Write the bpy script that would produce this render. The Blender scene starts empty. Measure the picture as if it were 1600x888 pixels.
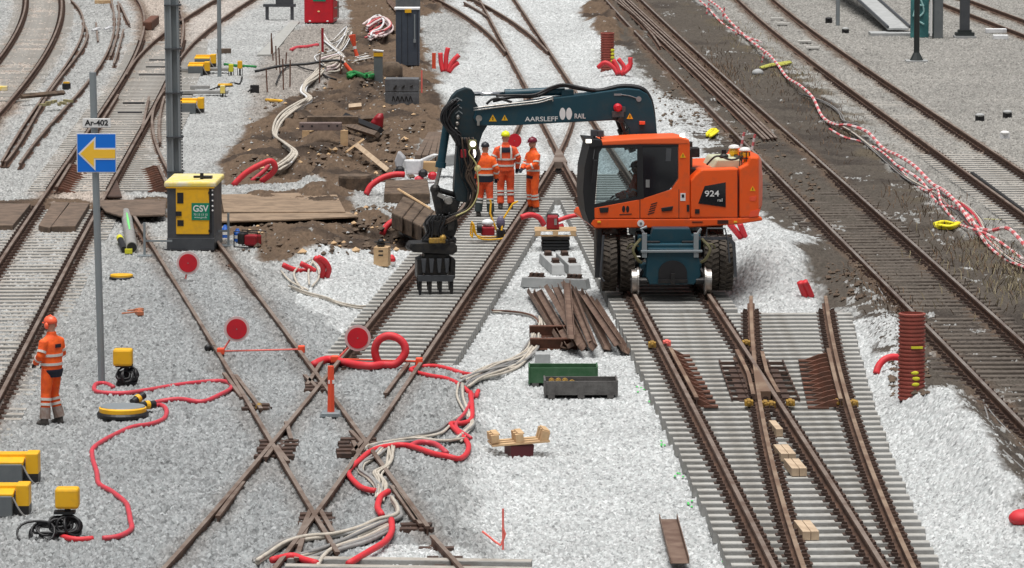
import bpy, math, random
import numpy as np
from mathutils import Vector, Matrix
random.seed(7); rng = np.random.default_rng(7)
PI = math.pi
scene = bpy.context.scene
C = scene.collection
# ---------------- camera ----------------
CAM_H = 11.78; PITCH = math.radians(6.6); FPX = 7500.0
cam = bpy.data.objects.new('camera', bpy.data.cameras.new('camera')); C.objects.link(cam)
cam.location = (0, 0, CAM_H); cam.rotation_euler = (PI/2-PITCH, 0, 0)
cam.data.sensor_width = 36; cam.data.lens = 36*FPX/1600; cam.data.clip_start = 1; cam.data.clip_end = 5000
scene.camera = cam
# ---------------- light ----------------
SUN_EL, SUN_AZ = math.radians(80), math.radians(195)      # azimuth the light comes from, clockwise from +Y
w = bpy.data.worlds.new('World'); scene.world = w; w.use_nodes = True
nt = w.node_tree; bg = nt.nodes['Background']
sky = nt.nodes.new('ShaderNodeTexSky'); sky.sky_type = 'NISHITA'; sky.sun_disc = False
sky.sun_elevation = SUN_EL; sky.sun_rotation = SUN_AZ; sky.dust_density = 4; sky.air_density = 1.0
hs = nt.nodes.new('ShaderNodeHueSaturation'); hs.inputs['Saturation'].default_value = 0.22
nt.links.new(sky.outputs[0], hs.inputs['Color'])
_tc = nt.nodes.new('ShaderNodeTexCoord'); _sx = nt.nodes.new('ShaderNodeSeparateXYZ'); _mr = nt.nodes.new('ShaderNodeMapRange'); _vm = nt.nodes.new('ShaderNodeVectorMath'); _vm.operation = 'SCALE'
_mr.inputs['From Min'].default_value = 0; _mr.inputs['From Max'].default_value = 1; _mr.inputs['To Min'].default_value = .42; _mr.inputs['To Max'].default_value = 1.5     # overcast: zenith brighter than horizon
nt.links.new(_tc.outputs['Generated'], _sx.inputs[0]); nt.links.new(_sx.outputs['Z'], _mr.inputs['Value']); nt.links.new(hs.outputs[0], _vm.inputs[0]); nt.links.new(_mr.outputs[0], _vm.inputs['Scale']); nt.links.new(_vm.outputs[0], bg.inputs[0])
bg.inputs[1].default_value = 0.05
sl = bpy.data.lights.new('sun', 'SUN'); sl.energy = 2.4; sl.angle = math.radians(45); sl.color = (1, .97, .93)
so = bpy.data.objects.new('sun', sl); C.objects.link(so); so.location = (0, 40, 60)
sd = Vector((math.sin(SUN_AZ)*math.cos(SUN_EL), math.cos(SUN_AZ)*math.cos(SUN_EL), math.sin(SUN_EL)))
so.rotation_euler = sd.to_track_quat('Z', 'Y').to_euler()
scene.view_settings.view_transform = 'Standard'; scene.view_settings.look = 'None'
scene.view_settings.gamma = 1; scene.view_settings.exposure = 0.55
scene.view_settings.use_curve_mapping = False
scene.render.engine = 'CYCLES'

# ---------------- pixel (1600 x 888) to place ----------------
def ray(px, py):
    dx = (px-800)/FPX; dy = (444-py)/FPX
    c, s = math.cos(PITCH), math.sin(PITCH)
    return Vector((dx, c + dy*s, -s + dy*c))
def on_z(px, py, z=0.0):
    d = ray(px, py); t = (z-CAM_H)/d.z
    return Vector((d.x*t, d.y*t, z))
def on_y(px, py, Y):
    d = ray(px, py); t = Y/d.y
    return Vector((d.x*t, Y, CAM_H+d.z*t))
# ---------------- mesh collector ----------------
class MB:
    def __init__(s): s.v = []; s.f = []; s.m = []; s.mi = 0
    def add(s, vs, fs):
        o = len(s.v); s.v += [tuple(v) for v in vs]; s.f += [tuple(i+o for i in f) for f in fs]; s.m += [s.mi]*len(fs); return s
    def box(s, c, d, rz=0, rx=0, ry=0, taper=1.0):
        R = Matrix.Rotation(rz, 3, 'Z') @ Matrix.Rotation(ry, 3, 'Y') @ Matrix.Rotation(rx, 3, 'X'); c = Vector(c); vs = []
        for z in (-.5, .5):
            t = taper if z > 0 else 1
            for x, y in ((-.5, -.5), (.5, -.5), (.5, .5), (-.5, .5)): vs.append(c + R @ Vector((x*d[0]*t, y*d[1]*t, z*d[2])))
        return s.add(vs, [(3, 2, 1, 0), (4, 5, 6, 7), (0, 1, 5, 4), (1, 2, 6, 5), (2, 3, 7, 6), (3, 0, 4, 7)])
    def prism(s, poly, fa, fb):
        n = len(poly); vs = [fa(*p) for p in poly] + [fb(*p) for p in poly]
        return s.add(vs, [tuple(range(n))[::-1], tuple(range(n, 2*n))] + [(i, (i+1) % n, n+(i+1) % n, n+i) for i in range(n)])
    def xz(s, poly, y0, y1): return s.prism(poly, lambda x, z: (x, y0, z), lambda x, z: (x, y1, z))
    def tube(s, pts, r, n=8, closed=False):
        pts = [Vector(p) for p in pts]; N = len(pts); rings = []
        rr = r if isinstance(r, (list, tuple)) else [r]*N
        t0 = (pts[1]-pts[0]).normalized(); up = Vector((0, 0, 1)) if abs(t0.z) < .9 else Vector((0, 1, 0))
        u = t0.cross(up).normalized()
        for i, p in enumerate(pts):
            if closed: t = pts[(i+1) % N]-pts[i-1]
            else: t = pts[min(i+1, N-1)]-pts[max(i-1, 0)]
            if t.length < 1e-9: t = t0
            t = t.normalized(); u = (u - t*u.dot(t))
            u = u.normalized() if u.length > 1e-6 else t.orthogonal().normalized()
            w_ = t.cross(u); rings.append([p + (u*math.cos(a)+w_*math.sin(a))*rr[i] for a in [2*PI*k/n for k in range(n)]])
        vs = [v for rg in rings for v in rg]; fs = []
        for i in range(N if closed else N-1):
            j = (i+1) % N
            fs += [(i*n+k, i*n+(k+1) % n, j*n+(k+1) % n, j*n+k) for k in range(n)]
        if not closed: fs += [tuple(range(n))[::-1], tuple((N-1)*n+k for k in range(n))]
        return s.add(vs, fs)
    def cyl(s, a, b, r0, r1=None, n=16): return s.tube([a, b], [r0, r0 if r1 is None else r1], n)
    def lathe(s, prof, c=(0, 0, 0), axis='z', n=24):
        c = Vector(c); vs = []; N = len(prof)
        for r, h in prof:
            for k in range(n):
                a = 2*PI*k/n; p = (r*math.cos(a), r*math.sin(a), h)
                if axis == 'x': p = (p[2], p[0], p[1])
                elif axis == 'y': p = (p[0], p[2], p[1])
                vs.append(c+Vector(p))
        fs = [(i*n+k, i*n+(k+1) % n, (i+1)*n+(k+1) % n, (i+1)*n+k) for i in range(N-1) for k in range(n)]
        fs += [tuple(range(n))[::-1], tuple((N-1)*n+k for k in range(n))]
        return s.add(vs, fs)
    def ball(s, c, r, n=12, m=8):
        rx, ry, rz = r if isinstance(r, (list, tuple)) else (r, r, r); c = Vector(c); vs = [c+Vector((0, 0, -rz))]; fs = []
        for i in range(1, m):
            th = PI*i/m
            for k in range(n): vs.append(c+Vector((rx*math.sin(th)*math.cos(2*PI*k/n), ry*math.sin(th)*math.sin(2*PI*k/n), -rz*math.cos(th))))
        vs.append(c+Vector((0, 0, rz))); L = len(vs)-1
        for k in range(n): fs.append((0, 1+(k+1) % n, 1+k)); fs.append((L, L-n+k, L-n+(k+1) % n))
        for i in range(m-2):
            for k in range(n): a = 1+i*n; fs.append((a+k, a+(k+1) % n, a+n+(k+1) % n, a+n+k))
        return s.add(vs, fs)
    def loft(s, rings):     # rings: (centre, rx, ry, rotation matrix or None)
        n = 16; vs = []; N = len(rings)
        for c, rx, ry, R in rings:
            for k in range(n):
                v = Vector((rx*math.cos(2*PI*k/n), ry*math.sin(2*PI*k/n), 0))
                vs.append(Vector(c) + (R @ v if R else v))
        fs = [(i*n+k, i*n+(k+1) % n, (i+1)*n+(k+1) % n, (i+1)*n+k) for i in range(N-1) for k in range(n)]
        fs += [tuple(range(n))[::-1], tuple((N-1)*n+k for k in range(n))]
        return s.add(vs, fs)
    def build(s, name, mat, parent=None, bevel=0, smooth=False, remesh=0, autosmooth=False, loc=None):
        me = bpy.data.meshes.new(name); me.from_pydata(s.v, [], s.f)
        mats = mat if isinstance(mat, (list, tuple)) else [mat]
        for m in mats: me.materials.append(m)
        if len(mats) > 1: me.polygons.foreach_set('material_index', s.m)
        me.update()
        o = bpy.data.objects.new(name, me); C.objects.link(o)
        if parent: o.parent = parent
        if loc is not None: o.location = loc
        if remesh:
            m = o.modifiers.new('r', 'REMESH'); m.mode = 'VOXEL'; m.voxel_size = remesh; m.use_smooth_shade = True
            m = o.modifiers.new('s', 'SMOOTH'); m.iterations = 4; m.factor = .6
        if bevel:
            m = o.modifiers.new('b', 'BEVEL'); m.width = bevel; m.segments = 2; m.limit_method = 'ANGLE'; m.angle_limit = math.radians(40)
        if smooth: me.polygons.foreach_set('use_smooth', [True]*len(s.f))
        return o
def sweep(mb, prof, path, z_up=True):
    """profile (x across, z up) swept along a world path"""
    N = len(path); n = len(prof); vs = []
    for i, p in enumerate(path):
        t = (path[min(i+1, N-1)]-path[max(i-1, 0)]); t.z = 0; t.normalize(); r = Vector((t.y, -t.x, 0))
        vs += [p + r*x + Vector((0, 0, z)) for x, z in prof]
    fs = [(i*n+k, i*n+(k+1) % n, (i+1)*n+(k+1) % n, (i+1)*n+k) for i in range(N-1) for k in range(n)]
    o = len(mb.v); mb.v += [tuple(v) for v in vs]
    for i in range(N-1):
        for k in range(n):
            mb.f.append((o+i*n+k, o+i*n+(k+1) % n, o+(i+1)*n+(k+1) % n, o+(i+1)*n+k)); mb.m.append(1 if k == TOPK else 0)
    mb.f += [tuple(o+k for k in range(n))[::-1], tuple(o+(N-1)*n+k for k in range(n))]; mb.m += [2, 2]
TOPK = 5
RAILP = [(-.075, 0), (-.072, .012), (-.011, .03), (-.011, .128), (-.037, .136), (-.034, .172), (.034, .172), (.037, .136), (.011, .128), (.011, .03), (.072, .012), (.075, 0)]
def spline(pts, per=6):
    pts = [Vector(p) for p in pts]; out = []
    P = [pts[0]*2-pts[1]] + pts + [pts[-1]*2-pts[-2]]
    for i in range(1, len(P)-2):
        for k in range(per):
            t = k/per; a, b, c, d = P[i-1], P[i], P[i+1], P[i+2]
            out.append(.5*((2*b)+(c-a)*t+(2*a-5*b+4*c-d)*t*t+(3*b-a-3*c+d)*t**3))
    out.append(pts[-1]); return out
# ---------------- naming ----------------
def tag(o, label=None, cat=None, group=None, kind=None):
    if label: o['label'] = label
    if cat: o['category'] = cat
    if group: o['group'] = group
    if kind: o['kind'] = kind
    return o
def thing(name, label, cat, loc=(0, 0, 0), rz=0, group=None):
    o = bpy.data.objects.new(name, None); C.objects.link(o); o.empty_display_size = .3
    o.location = loc; o.rotation_euler = (0, 0, rz); return tag(o, label, cat, group)
def copy_tree(o, parent=None):
    c = o.copy(); C.objects.link(c)
    if parent: c.parent = parent
    for ch in list(o.children): copy_tree(ch, c)
    return c
# ---------------- materials ----------------
MATS = {}
def mat(name, col, rough=.6, metal=0, col2=None, scale=6, detail=6, bump=0, bscale=None, lo=.4, hi=.65, spec=.5, alpha=1, trans=0):
    if name in MATS: return MATS[name]
    m = bpy.data.materials.new(name); m.use_nodes = True; t = m.node_tree; b = t.nodes['Principled BSDF']
    b.inputs['Base Color'].default_value = (*col, 1); b.inputs['Roughness'].default_value = rough; b.inputs['Metallic'].default_value = metal
    b.inputs['Specular IOR Level'].default_value = spec
    if trans: b.inputs['Transmission Weight'].default_value = trans
    if alpha < 1: b.inputs['Alpha'].default_value = alpha
    tc = t.nodes.new('ShaderNodeTexCoord')
    if col2:
        n = t.nodes.new('ShaderNodeTexNoise'); n.inputs['Scale'].default_value = scale; n.inputs['Detail'].default_value = detail; n.inputs['Roughness'].default_value = .65
        r = t.nodes.new('ShaderNodeValToRGB'); r.color_ramp.elements[0].position = lo; r.color_ramp.elements[1].position = hi
        r.color_ramp.elements[0].color = (*col, 1); r.color_ramp.elements[1].color = (*col2, 1)
        t.links.new(tc.outputs['Object'], n.inputs['Vector']); t.links.new(n.outputs[0], r.inputs[0]); t.links.new(r.outputs[0], b.inputs['Base Color'])
    if bump:
        n2 = t.nodes.new('ShaderNodeTexNoise'); n2.inputs['Scale'].default_value = bscale or scale*4; n2.inputs['Detail'].default_value = 5
        bp = t.nodes.new('ShaderNodeBump'); bp.inputs['Strength'].default_value = bump; bp.inputs['Distance'].default_value = .02
        t.links.new(tc.outputs['Object'], n2.inputs['Vector']); t.links.new(n2.outputs[0], bp.inputs['Height']); t.links.new(bp.outputs[0], b.inputs['Normal'])
    MATS[name] = m; return m
M_rail = mat('rusty_rail_side', (.085, .046, .031), .8, 0, (.17, .095, .062), 3, 6, .4, 30)
M_top = mat('worn_rail_head', (.27, .215, .18), .5, .2, (.15, .10, .075), 1.2)
M_topn = mat('new_rail_head', (.2, .125, .085), .5, .2, (.33, .24, .17), .9, lo=.45, hi=.6)
M_topp = mat('polished_rail_head', (.42, .37, .33), .35, .5, (.25, .19, .16), 1.0)
M_cut = mat('cut_rail_end', (.1, .06, .045), .6)
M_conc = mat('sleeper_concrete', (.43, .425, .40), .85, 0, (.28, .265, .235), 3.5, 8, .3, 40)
M_concs = mat('shaded_concrete_side', (.29, .29, .28), .85, 0, (.19, .18, .165), 3.5, 8, .3, 40)  # darker copy of the sleeper concrete: shade painted into the side faces
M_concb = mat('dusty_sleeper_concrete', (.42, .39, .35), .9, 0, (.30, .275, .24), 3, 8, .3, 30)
M_concd = mat('weathered_dark_sleeper', (.12, .10, .082), .9, 0, (.055, .043, .035), 2.5, 8, .5, 25)
M_clip = mat('fastening_steel', (.045, .027, .021), .8, 0, (.095, .052, .036), 8)
# ---------------- tracks: digitised in the photograph, fitted as smooth world curves ----------------
RT = .385                                     # rail top
GH = .7535
def fit(L, R, deg, z=RT):
    a = [on_z(x, y, z) for x, y in L]; b = [on_z(x, y, z) for x, y in R]
    Y = np.array([p.y for p in a+b]); s = np.array([1.0]*len(a)+[-1.0]*len(b)); X = np.array([p.x for p in a+b])
    m, sc = 130.0, 70.0; sl_ = np.zeros(len(Y))
    for _ in range(4):
        cs = np.polyfit((Y-m)/sc, X + s*GH*np.sqrt(1+sl_**2), deg); sl_ = np.polyval(np.polyder(cs), (Y-m)/sc)/sc
    return lambda y: float(np.polyval(cs, (y-m)/sc))
def fit1(P, deg, z=RT):
    a = [on_z(x, y, z) for x, y in P]; cs = np.polyfit([(p.y-130)/70 for p in a], [p.x for p in a], deg)
    return lambda y: float(np.polyval(cs, (y-130)/70))
def slope(f, y): return (f(y+.5)-f(y-.5))
def yof(py, z=RT): return on_z(800, py, z).y
def off(f, d): return lambda y: f(y)+d*math.sqrt(1+slope(f, y)**2)
def rpath(f, y0, y1, z, step=.8):
    n = max(2, int(abs(y1-y0)/step)); return [Vector((f(y0+(y1-y0)*i/n), y0+(y1-y0)*i/n, z)) for i in range(n+1)]
def add_rail(f, y0, y1, parent, top=None, z=RT, name='rail', label=None):
    mb = MB(); sweep(mb, RAILP, rpath(f, y0, y1, z-.172)); o = mb.build(name, [M_rail, top or M_top, M_cut], parent)
    if label: o['label'] = label
    return o
RAILS = []       # (f, y0, y1) for staining the ballast
def mesh_only(mb, name, mats):
    o = mb.build(name, mats); me = o.data; bpy.data.objects.remove(o); return me
_mb = MB()
for s in (-1, 1):
    _mb.box((s*.115, 0, .03), (.09, .17, .05)); _mb.box((s*.105, 0, .065), (.05, .06, .05)); _mb.cyl((s*.135, 0, .04), (s*.135, 0, .10), .022, n=6)
_mb.box((0, 0, .004), (.4, .19, .02))
CLIP = mesh_only(_mb, 'rail_clip', [M_clip])
_mb = MB()
_mb.box((0, 0, .004), (.3, .12, .02))
for s in (-1, 1): _mb.box((s*.1, 0, .03), (.07, .12, .04)); _mb.box((s*.12, 0, .055), (.03, .03, .04))
CLIPS = mesh_only(_mb, 'rail_clip', [M_clip])
SLEEP = {}
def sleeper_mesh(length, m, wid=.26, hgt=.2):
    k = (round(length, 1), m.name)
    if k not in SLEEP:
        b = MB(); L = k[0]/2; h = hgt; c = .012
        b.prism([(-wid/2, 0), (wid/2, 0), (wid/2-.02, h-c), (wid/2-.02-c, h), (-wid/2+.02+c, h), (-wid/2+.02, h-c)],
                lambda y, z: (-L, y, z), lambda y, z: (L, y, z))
        b.m = [1 if i in (4, 5) else 0 for i in range(len(b.m))]; SLEEP[k] = mesh_only(b, 'sleeper', [M_concs if m is not M_concd else m, m])  # top keeps the pale concrete, sides take the painted-shade copy
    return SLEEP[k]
def put_sleepers(parent, y0, y1, cx, length, seats, m=None, step=.6, ztop=RT-.172-.008, clip=None, jit=.0, skip=None, lab=None):
    """cx, length: functions of y; seats: list of rail functions with range (f, ya, yb)"""
    n = int((y1-y0)/step)
    for i in range(n+1):
        y = y0+i*step
        if skip and skip(y): continue
        x = cx(y) if callable(cx) else cx; L = length(y) if callable(length) else length
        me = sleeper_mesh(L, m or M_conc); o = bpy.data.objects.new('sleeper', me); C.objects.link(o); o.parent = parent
        sl_ = slope(seats[0][0], y); rz = -math.atan(sl_) + random.uniform(-jit, jit)*.3
        o.location = (x+random.uniform(-jit, jit), y, ztop-.2); o.rotation_euler = (0, 0, rz)
        if clip:
            for f, ya, yb in seats:
                if ya <= y <= yb:
                    c = bpy.data.objects.new('rail_clip', clip); C.objects.link(c); c.parent = o
                    dx = f(y)-o.location.x; c.location = (dx, -dx*math.tan(rz)*0, .2)
def T(label, group='railway tracks across the yard'): return thing('railway_track', label, 'railway track', group=group)

fA = fit([(41, 0), (37, 20), (28, 47), (15, 72), (0, 90)], [(96, 0), (94, 20), (84, 52), (67, 85), (47, 115), (22, 148), (0, 175)], 3)
fCL = fit1([(216, 0), (222, 20), (225, 40), (222, 60), (214, 84), (205, 102), (190, 128), (170, 158), (158, 178), (117, 232), (85, 282), (50, 332), (30, 364), (0, 407)], 5)
fC = fit([(216, 0), (222, 20), (225, 40), (222, 60), (214, 84), (205, 102), (190, 128), (170, 158), (158, 178), (117, 232), (85, 282), (50, 332), (30, 364), (0, 407)],
         [(272, 0), (280, 12), (286, 38), (283, 72), (262, 115), (250, 140), (240, 165), (210, 222), (180, 275), (161, 312), (150, 335), (125, 375), (92, 437), (67, 491), (37, 541), (0, 619)], 5)
fD = fit([(332, 0), (300, 20), (275, 37), (250, 55), (230, 72), (215, 92), (205, 110)], [(390, 0), (362, 20), (332, 40), (307, 57), (292, 75), (280, 95), (262, 118)], 3)
fE = fit([(178, 270), (211, 337), (220, 352), (240, 385), (260, 417), (275, 444), (295, 476), (322, 521), (342, 551), (370, 594), (400, 644), (430, 690), (487, 790), (525, 846)],
         [(250, 147), (241, 180), (244, 222), (252, 250), (262, 275), (345, 378), (385, 437), (400, 456), (427, 494), (462, 541), (495, 584), (525, 626), (572, 690), (600, 735), (640, 800)], 4)
fF = fit([(822, 137), (810, 200), (655, 407), (628, 444), (575, 514), (535, 557), (500, 604), (445, 666), (375, 752), (322, 821), (265, 888)],
         [(893, 140), (893, 192), (873, 236), (822, 315), (775, 389), (740, 444), (700, 506), (662, 551), (637, 594), (590, 666), (565, 697), (490, 790), (440, 862)], 4)
fG = fit([(824, 138), (851, 192), (875, 237), (892, 275), (912, 322), (995, 462), (1021, 516), (1045, 557), (1066, 600), (1084, 632), (1106, 675), (1132, 738), (1152, 772), (1171, 809), (1197, 858), (1213, 888)],
         [(893, 132), (1110, 460), (1122, 480), (1134, 497), (1157, 534), (1178, 566), (1200, 600), (1221, 632), (1241, 666), (1268, 705), (1284, 738), (1308, 772), (1332, 807), (1360, 848), (1387, 888)], 4)
fH = fit([(1173, 463), (1174, 492), (1176, 526), (1179, 558), (1182, 600), (1190, 651), (1199, 688), (1210, 738), (1224, 782), (1237, 826), (1256, 888)],
         [(1289, 452), (1293, 484), (1301, 529), (1311, 573), (1318, 600), (1330, 639), (1347, 688), (1362, 738), (1384, 789), (1405, 833), (1428, 888)], 3)
fR = fit([(758, 7), (782, 61), (809, 101), (824, 138)], [(805, 3), (849, 68), (893, 132)], 2)
fS = fit([(684, 0), (721, 20), (755, 44), (778, 64), (789, 78)], [(748, 0), (775, 17), (809, 37), (843, 68), (856, 81)], 2)
fI = fit([(947, 0), (985, 40), (1037, 97), (1087, 150), (1155, 217), (1200, 260), (1275, 335), (1340, 397), (1385, 444), (1425, 484), (1475, 536), (1550, 616), (1600, 666)],
         [(1002, 0), (1070, 60), (1132, 117), (1200, 180), (1247, 222), (1325, 290), (1400, 352), (1498, 444), (1600, 532)], 3)
fJ = fit([(1155, 0), (1200, 42), (1275, 100), (1360, 160), (1442, 222), (1525, 277), (1600, 334)], [(1212, 0), (1287, 57), (1400, 135), (1531, 222), (1600, 270)], 3)
fK = fit([(1475, 7), (1540, 31), (1600, 55)], [(1515, 0), (1558, 14), (1600, 28)], 1)
YT = 212.0                                     # beyond the top of the picture
def pair(f, y0, y1, parent, top=None, z=RT):
    for d in (-GH, GH):
        add_rail(off(f, d), y0, y1, parent, top, z); RAILS.append((off(f, d), y0, y1))
# far left plain track
tA = T('curved brown track at the left edge of the yard, beige sleepers flush in ballast')
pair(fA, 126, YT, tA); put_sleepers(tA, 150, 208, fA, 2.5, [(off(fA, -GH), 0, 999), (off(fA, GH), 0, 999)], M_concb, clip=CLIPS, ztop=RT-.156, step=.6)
# left double junction: C upper part with D, lower part
yfr = yof(270)
tC = T('left turnout beyond the wooden crossing, two curved routes joining behind the arrow sign')
tC.name = 'railway_turnout'
pair(fC, yfr-3, YT, tC)
pair(fD, yof(116), YT, tC, z=RT-.003)
add_rail(off(fE, GH), yof(300), yof(140), tC, z=RT-.003)
add_rail(fit1([(187, 147), (170, 165), (161, 185), (150, 205)], 1), yof(205), yof(147), tC, z=RT-.006, name='switch_blade')
add_rail(fit1([(233, 150), (226, 180), (221, 205)], 1), yof(205), yof(150), tC, z=RT-.006, name='check_rail')
add_rail(fit1([(257, 150), (249, 190), (250, 222)], 2), yof(222), yof(150), tC, z=RT-.006, name='check_rail')
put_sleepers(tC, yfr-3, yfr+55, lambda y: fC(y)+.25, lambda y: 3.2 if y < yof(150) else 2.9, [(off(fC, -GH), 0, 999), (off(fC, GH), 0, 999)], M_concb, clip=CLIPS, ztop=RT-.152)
tC2 = T('track running off the left edge past the worker, pale sleepers half buried in ballast')
pair(fC, 72, yof(285), tC2, z=RT-.0015)
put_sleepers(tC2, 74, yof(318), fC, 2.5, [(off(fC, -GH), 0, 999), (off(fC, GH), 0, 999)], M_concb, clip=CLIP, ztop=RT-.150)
# E: narrow worn track through the crossing
tE = T('thin worn track from the generator to the diamond crossing, sleepers under the ballast')
add_rail(off(fE, -GH), yof(862), yof(337), tE, z=RT-.003); add_rail(off(fE, GH), yof(822), yof(300), tE, z=RT-.003)
for d_ in (-GH, GH): RAILS.append((off(fE, d_), yof(840), yof(337)))
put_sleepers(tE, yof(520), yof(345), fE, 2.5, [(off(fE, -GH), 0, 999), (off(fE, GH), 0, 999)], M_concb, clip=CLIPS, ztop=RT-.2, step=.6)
# F: left panel
tF = T('exposed left track panel under the steel grab, running down across the diamond crossing')
pair(fF, 64, yof(140), tF)
pe0, pe1 = yof(566), yof(262)
yy_end = yof(300)
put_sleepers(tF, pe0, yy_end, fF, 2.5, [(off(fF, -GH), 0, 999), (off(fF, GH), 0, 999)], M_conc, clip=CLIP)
put_sleepers(tF, yof(893), yof(866), lambda y: on_z(640, 870, .36).x, 3.4, [(off(fF, -GH), 0, 999)], M_concb, step=.62, ztop=.345)


# G + H: right panel
tG = T('long exposed track panel under the excavator with a turnout in the right foreground')
tG.name = 'railway_turnout'
pair(fG, 62, yof(136), tG)
for d in (-GH, GH): add_rail(off(fH, d), 62, yof(462), tG, M_topn, RT-.003); RAILS.append((off(fH, d), 62, yof(462)))
gl = fit1([(873, 291), (897, 369), (944, 430), (955, 470), (1078, 738), (1143, 880)], 2, .2)
gr = fit1([(1330, 478), (1345, 551), (1357, 600), (1384, 681), (1402, 732), (1445, 827), (1472, 888)], 2, .2)
yp = yof(474)
SG = [(off(fG, -GH), 0, 999), (off(fG, GH), 0, 999), (off(fH, -GH), 0, yof(470)), (off(fH, GH), 0, yof(470))]
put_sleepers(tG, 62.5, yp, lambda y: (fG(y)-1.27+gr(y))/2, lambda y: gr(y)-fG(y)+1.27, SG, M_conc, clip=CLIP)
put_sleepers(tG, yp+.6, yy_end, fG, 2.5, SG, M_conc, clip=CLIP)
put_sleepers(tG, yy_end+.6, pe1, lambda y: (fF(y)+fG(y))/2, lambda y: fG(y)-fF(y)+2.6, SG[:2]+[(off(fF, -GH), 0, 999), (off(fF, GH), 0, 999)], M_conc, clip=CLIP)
# upper middle tracks
tR = T('straight worn track in white ballast above the excavator boom')
pair(fR, yof(140), YT, tR, z=RT-.003)
tS = T('curved worn track joining from the upper left in white ballast')
pair(fS, yof(80), YT, tS, z=RT-.006)
# right
tI = T('dark old main track with polished rails and weathered sleepers right of the excavator')
pair(fI, 70, YT, tI, M_topp)
put_sleepers(tI, 76, 136, fI, 2.5, [(off(fI, -GH), 0, 999), (off(fI, GH), 0, 999)], M_concd, clip=CLIP, ztop=RT-.165, jit=.03)
tJ = T('rusty track on the right with a strip of bare sleepers near the right edge')
pair(fJ, 100, YT, tJ)
put_sleepers(tJ, yof(345), yof(232), fJ, 2.5, [(off(fJ, -GH), 0, 999), (off(fJ, GH), 0, 999)], M_concb, clip=CLIP, ztop=RT-.15)
put_sleepers(tJ, yof(232)+.6, yof(232)+.6*55, fJ, 2.5, [(off(fJ, -GH), 0, 999), (off(fJ, GH), 0, 999)], M_concb, clip=CLIP, ztop=RT-.2)
tK = T('short stretch of rusty track in the top right corner')
pair(fK, 150, YT+20, tK)
# ---------------- ground ----------------
GX0, GX1, GY0, GY1, GR = -30., 30., 52., 225., .1
gw, gh = int((GX1-GX0)/GR), int((GY1-GY0)/GR)
gxx, gyy = np.meshgrid(GX0+(np.arange(gw)+.5)*GR, GY0+(np.arange(gh)+.5)*GR)
def pip(poly):
    m = np.zeros(gxx.shape, bool); n = len(poly)
    for i in range(n):
        (x1, y1), (x2, y2) = poly[i], poly[(i+1) % n]
        if y1 == y2: continue
        c = ((y1 > gyy) != (y2 > gyy)) & (gxx < (x2-x1)*(gyy-y1)/(y2-y1)+x1); m ^= c
    return m
def blur(a, r):
    k = max(1, int(r/GR))
    for ax in (0, 1):
        for _ in range(2):
            p = np.pad(a, [(k, k) if i == ax else (0, 0) for i in (0, 1)], mode='edge'); c = np.cumsum(p, axis=ax)
            c = np.concatenate([np.zeros_like(np.take(c, [0], ax)), c], ax); n = a.shape[ax]
            a = (np.take(c, np.arange(2*k+1, 2*k+1+n), ax)-np.take(c, np.arange(n), ax))/(2*k+1)
    return a
def zone(*polys, r=.3):
    m = np.zeros(gxx.shape, bool)
    for p in polys: m |= pip([tuple(on_z(x, y, .2).xy) for x, y in p])
    return blur(m.astype(float), r)
def vnoise(x, y, s, seed):
    g = np.random.default_rng(seed).random((256, 256)); u = x/s; v = y/s
    i = np.floor(u).astype(int); j = np.floor(v).astype(int); fx = u-i; fy = v-j; fx = fx*fx*(3-2*fx); fy = fy*fy*(3-2*fy)
    a = g[j % 256, i % 256]; b = g[j % 256, (i+1) % 256]; c = g[(j+1) % 256, i % 256]; d = g[(j+1) % 256, (i+1) % 256]
    return (a*(1-fx)+b*fx)*(1-fy)+(c*(1-fx)+d*fx)*fy
def smp(a, x, y):
    u = np.clip((x-GX0)/GR-.5, 0, gw-1.001); v = np.clip((y-GY0)/GR-.5, 0, gh-1.001)
    i = u.astype(int); j = v.astype(int); fx = u-i; fy = v-j
    return (a[j, i]*(1-fx)+a[j, i+1]*fx)*(1-fy)+(a[j+1, i]*(1-fx)+a[j+1, i+1]*fx)*fy
Z_light = zone([(690, -20), (935, -20), (905, 30), (950, 60), (930, 100), (1000, 130), (1030, 150), (1100, 160), (1120, 200), (1140, 260), (1180, 330), (1290, 360), (1240, 420), (1275, 470), (1345, 490), (1410, 505), (1400, 610), (1460, 625), (1540, 700), (1585, 760), (1620, 900), (1620, 1000), (560, 1000), (560, 868), (780, 868), (745, 800), (735, 740), (760, 640), (745, 590), (660, 545), (580, 530), (490, 500), (450, 470), (430, 420), (540, 385), (590, 360), (640, 340), (600, 310), (540, 305), (650, 265), (690, 230), (710, 170), (690, 130), (725, 90), (740, 50)],
               [(400, -20), (465, 10), (440, 60), (400, 100), (405, 130), (390, 180), (360, 200), (345, 250), (280, 290), (280, 60), (330, -20)], r=.25)
Z_low = zone([(870, 262), (780, 262), (700, 330), (640, 345), (560, 480), (500, 560), (650, 572), (740, 560), (780, 640), (740, 740), (745, 800), (800, 1000), (1500, 1000), (1420, 740), (1350, 470), (1290, 460), (1150, 340), (900, 262)], r=.35)
Z_dirt = zone([(345, 262), (365, 215), (400, 190), (450, 160), (510, 140), (535, 80), (548, 30), (530, -20), (700, -20), (690, 20), (650, 30), (665, 80), (685, 130), (695, 200), (650, 250), (600, 290), (540, 300), (350, 290)],
              [(350, 330), (520, 340), (600, 335), (655, 365), (590, 390), (510, 400), (470, 405), (425, 412), (395, 380), (360, 360)],
              [(905, 20), (935, -20), (965, 5), (1010, 50), (985, 80), (930, 60)],
              [(-20, 318), (540, 300), (560, 345), (380, 345), (260, 338), (-20, 350)], r=.2)
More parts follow.
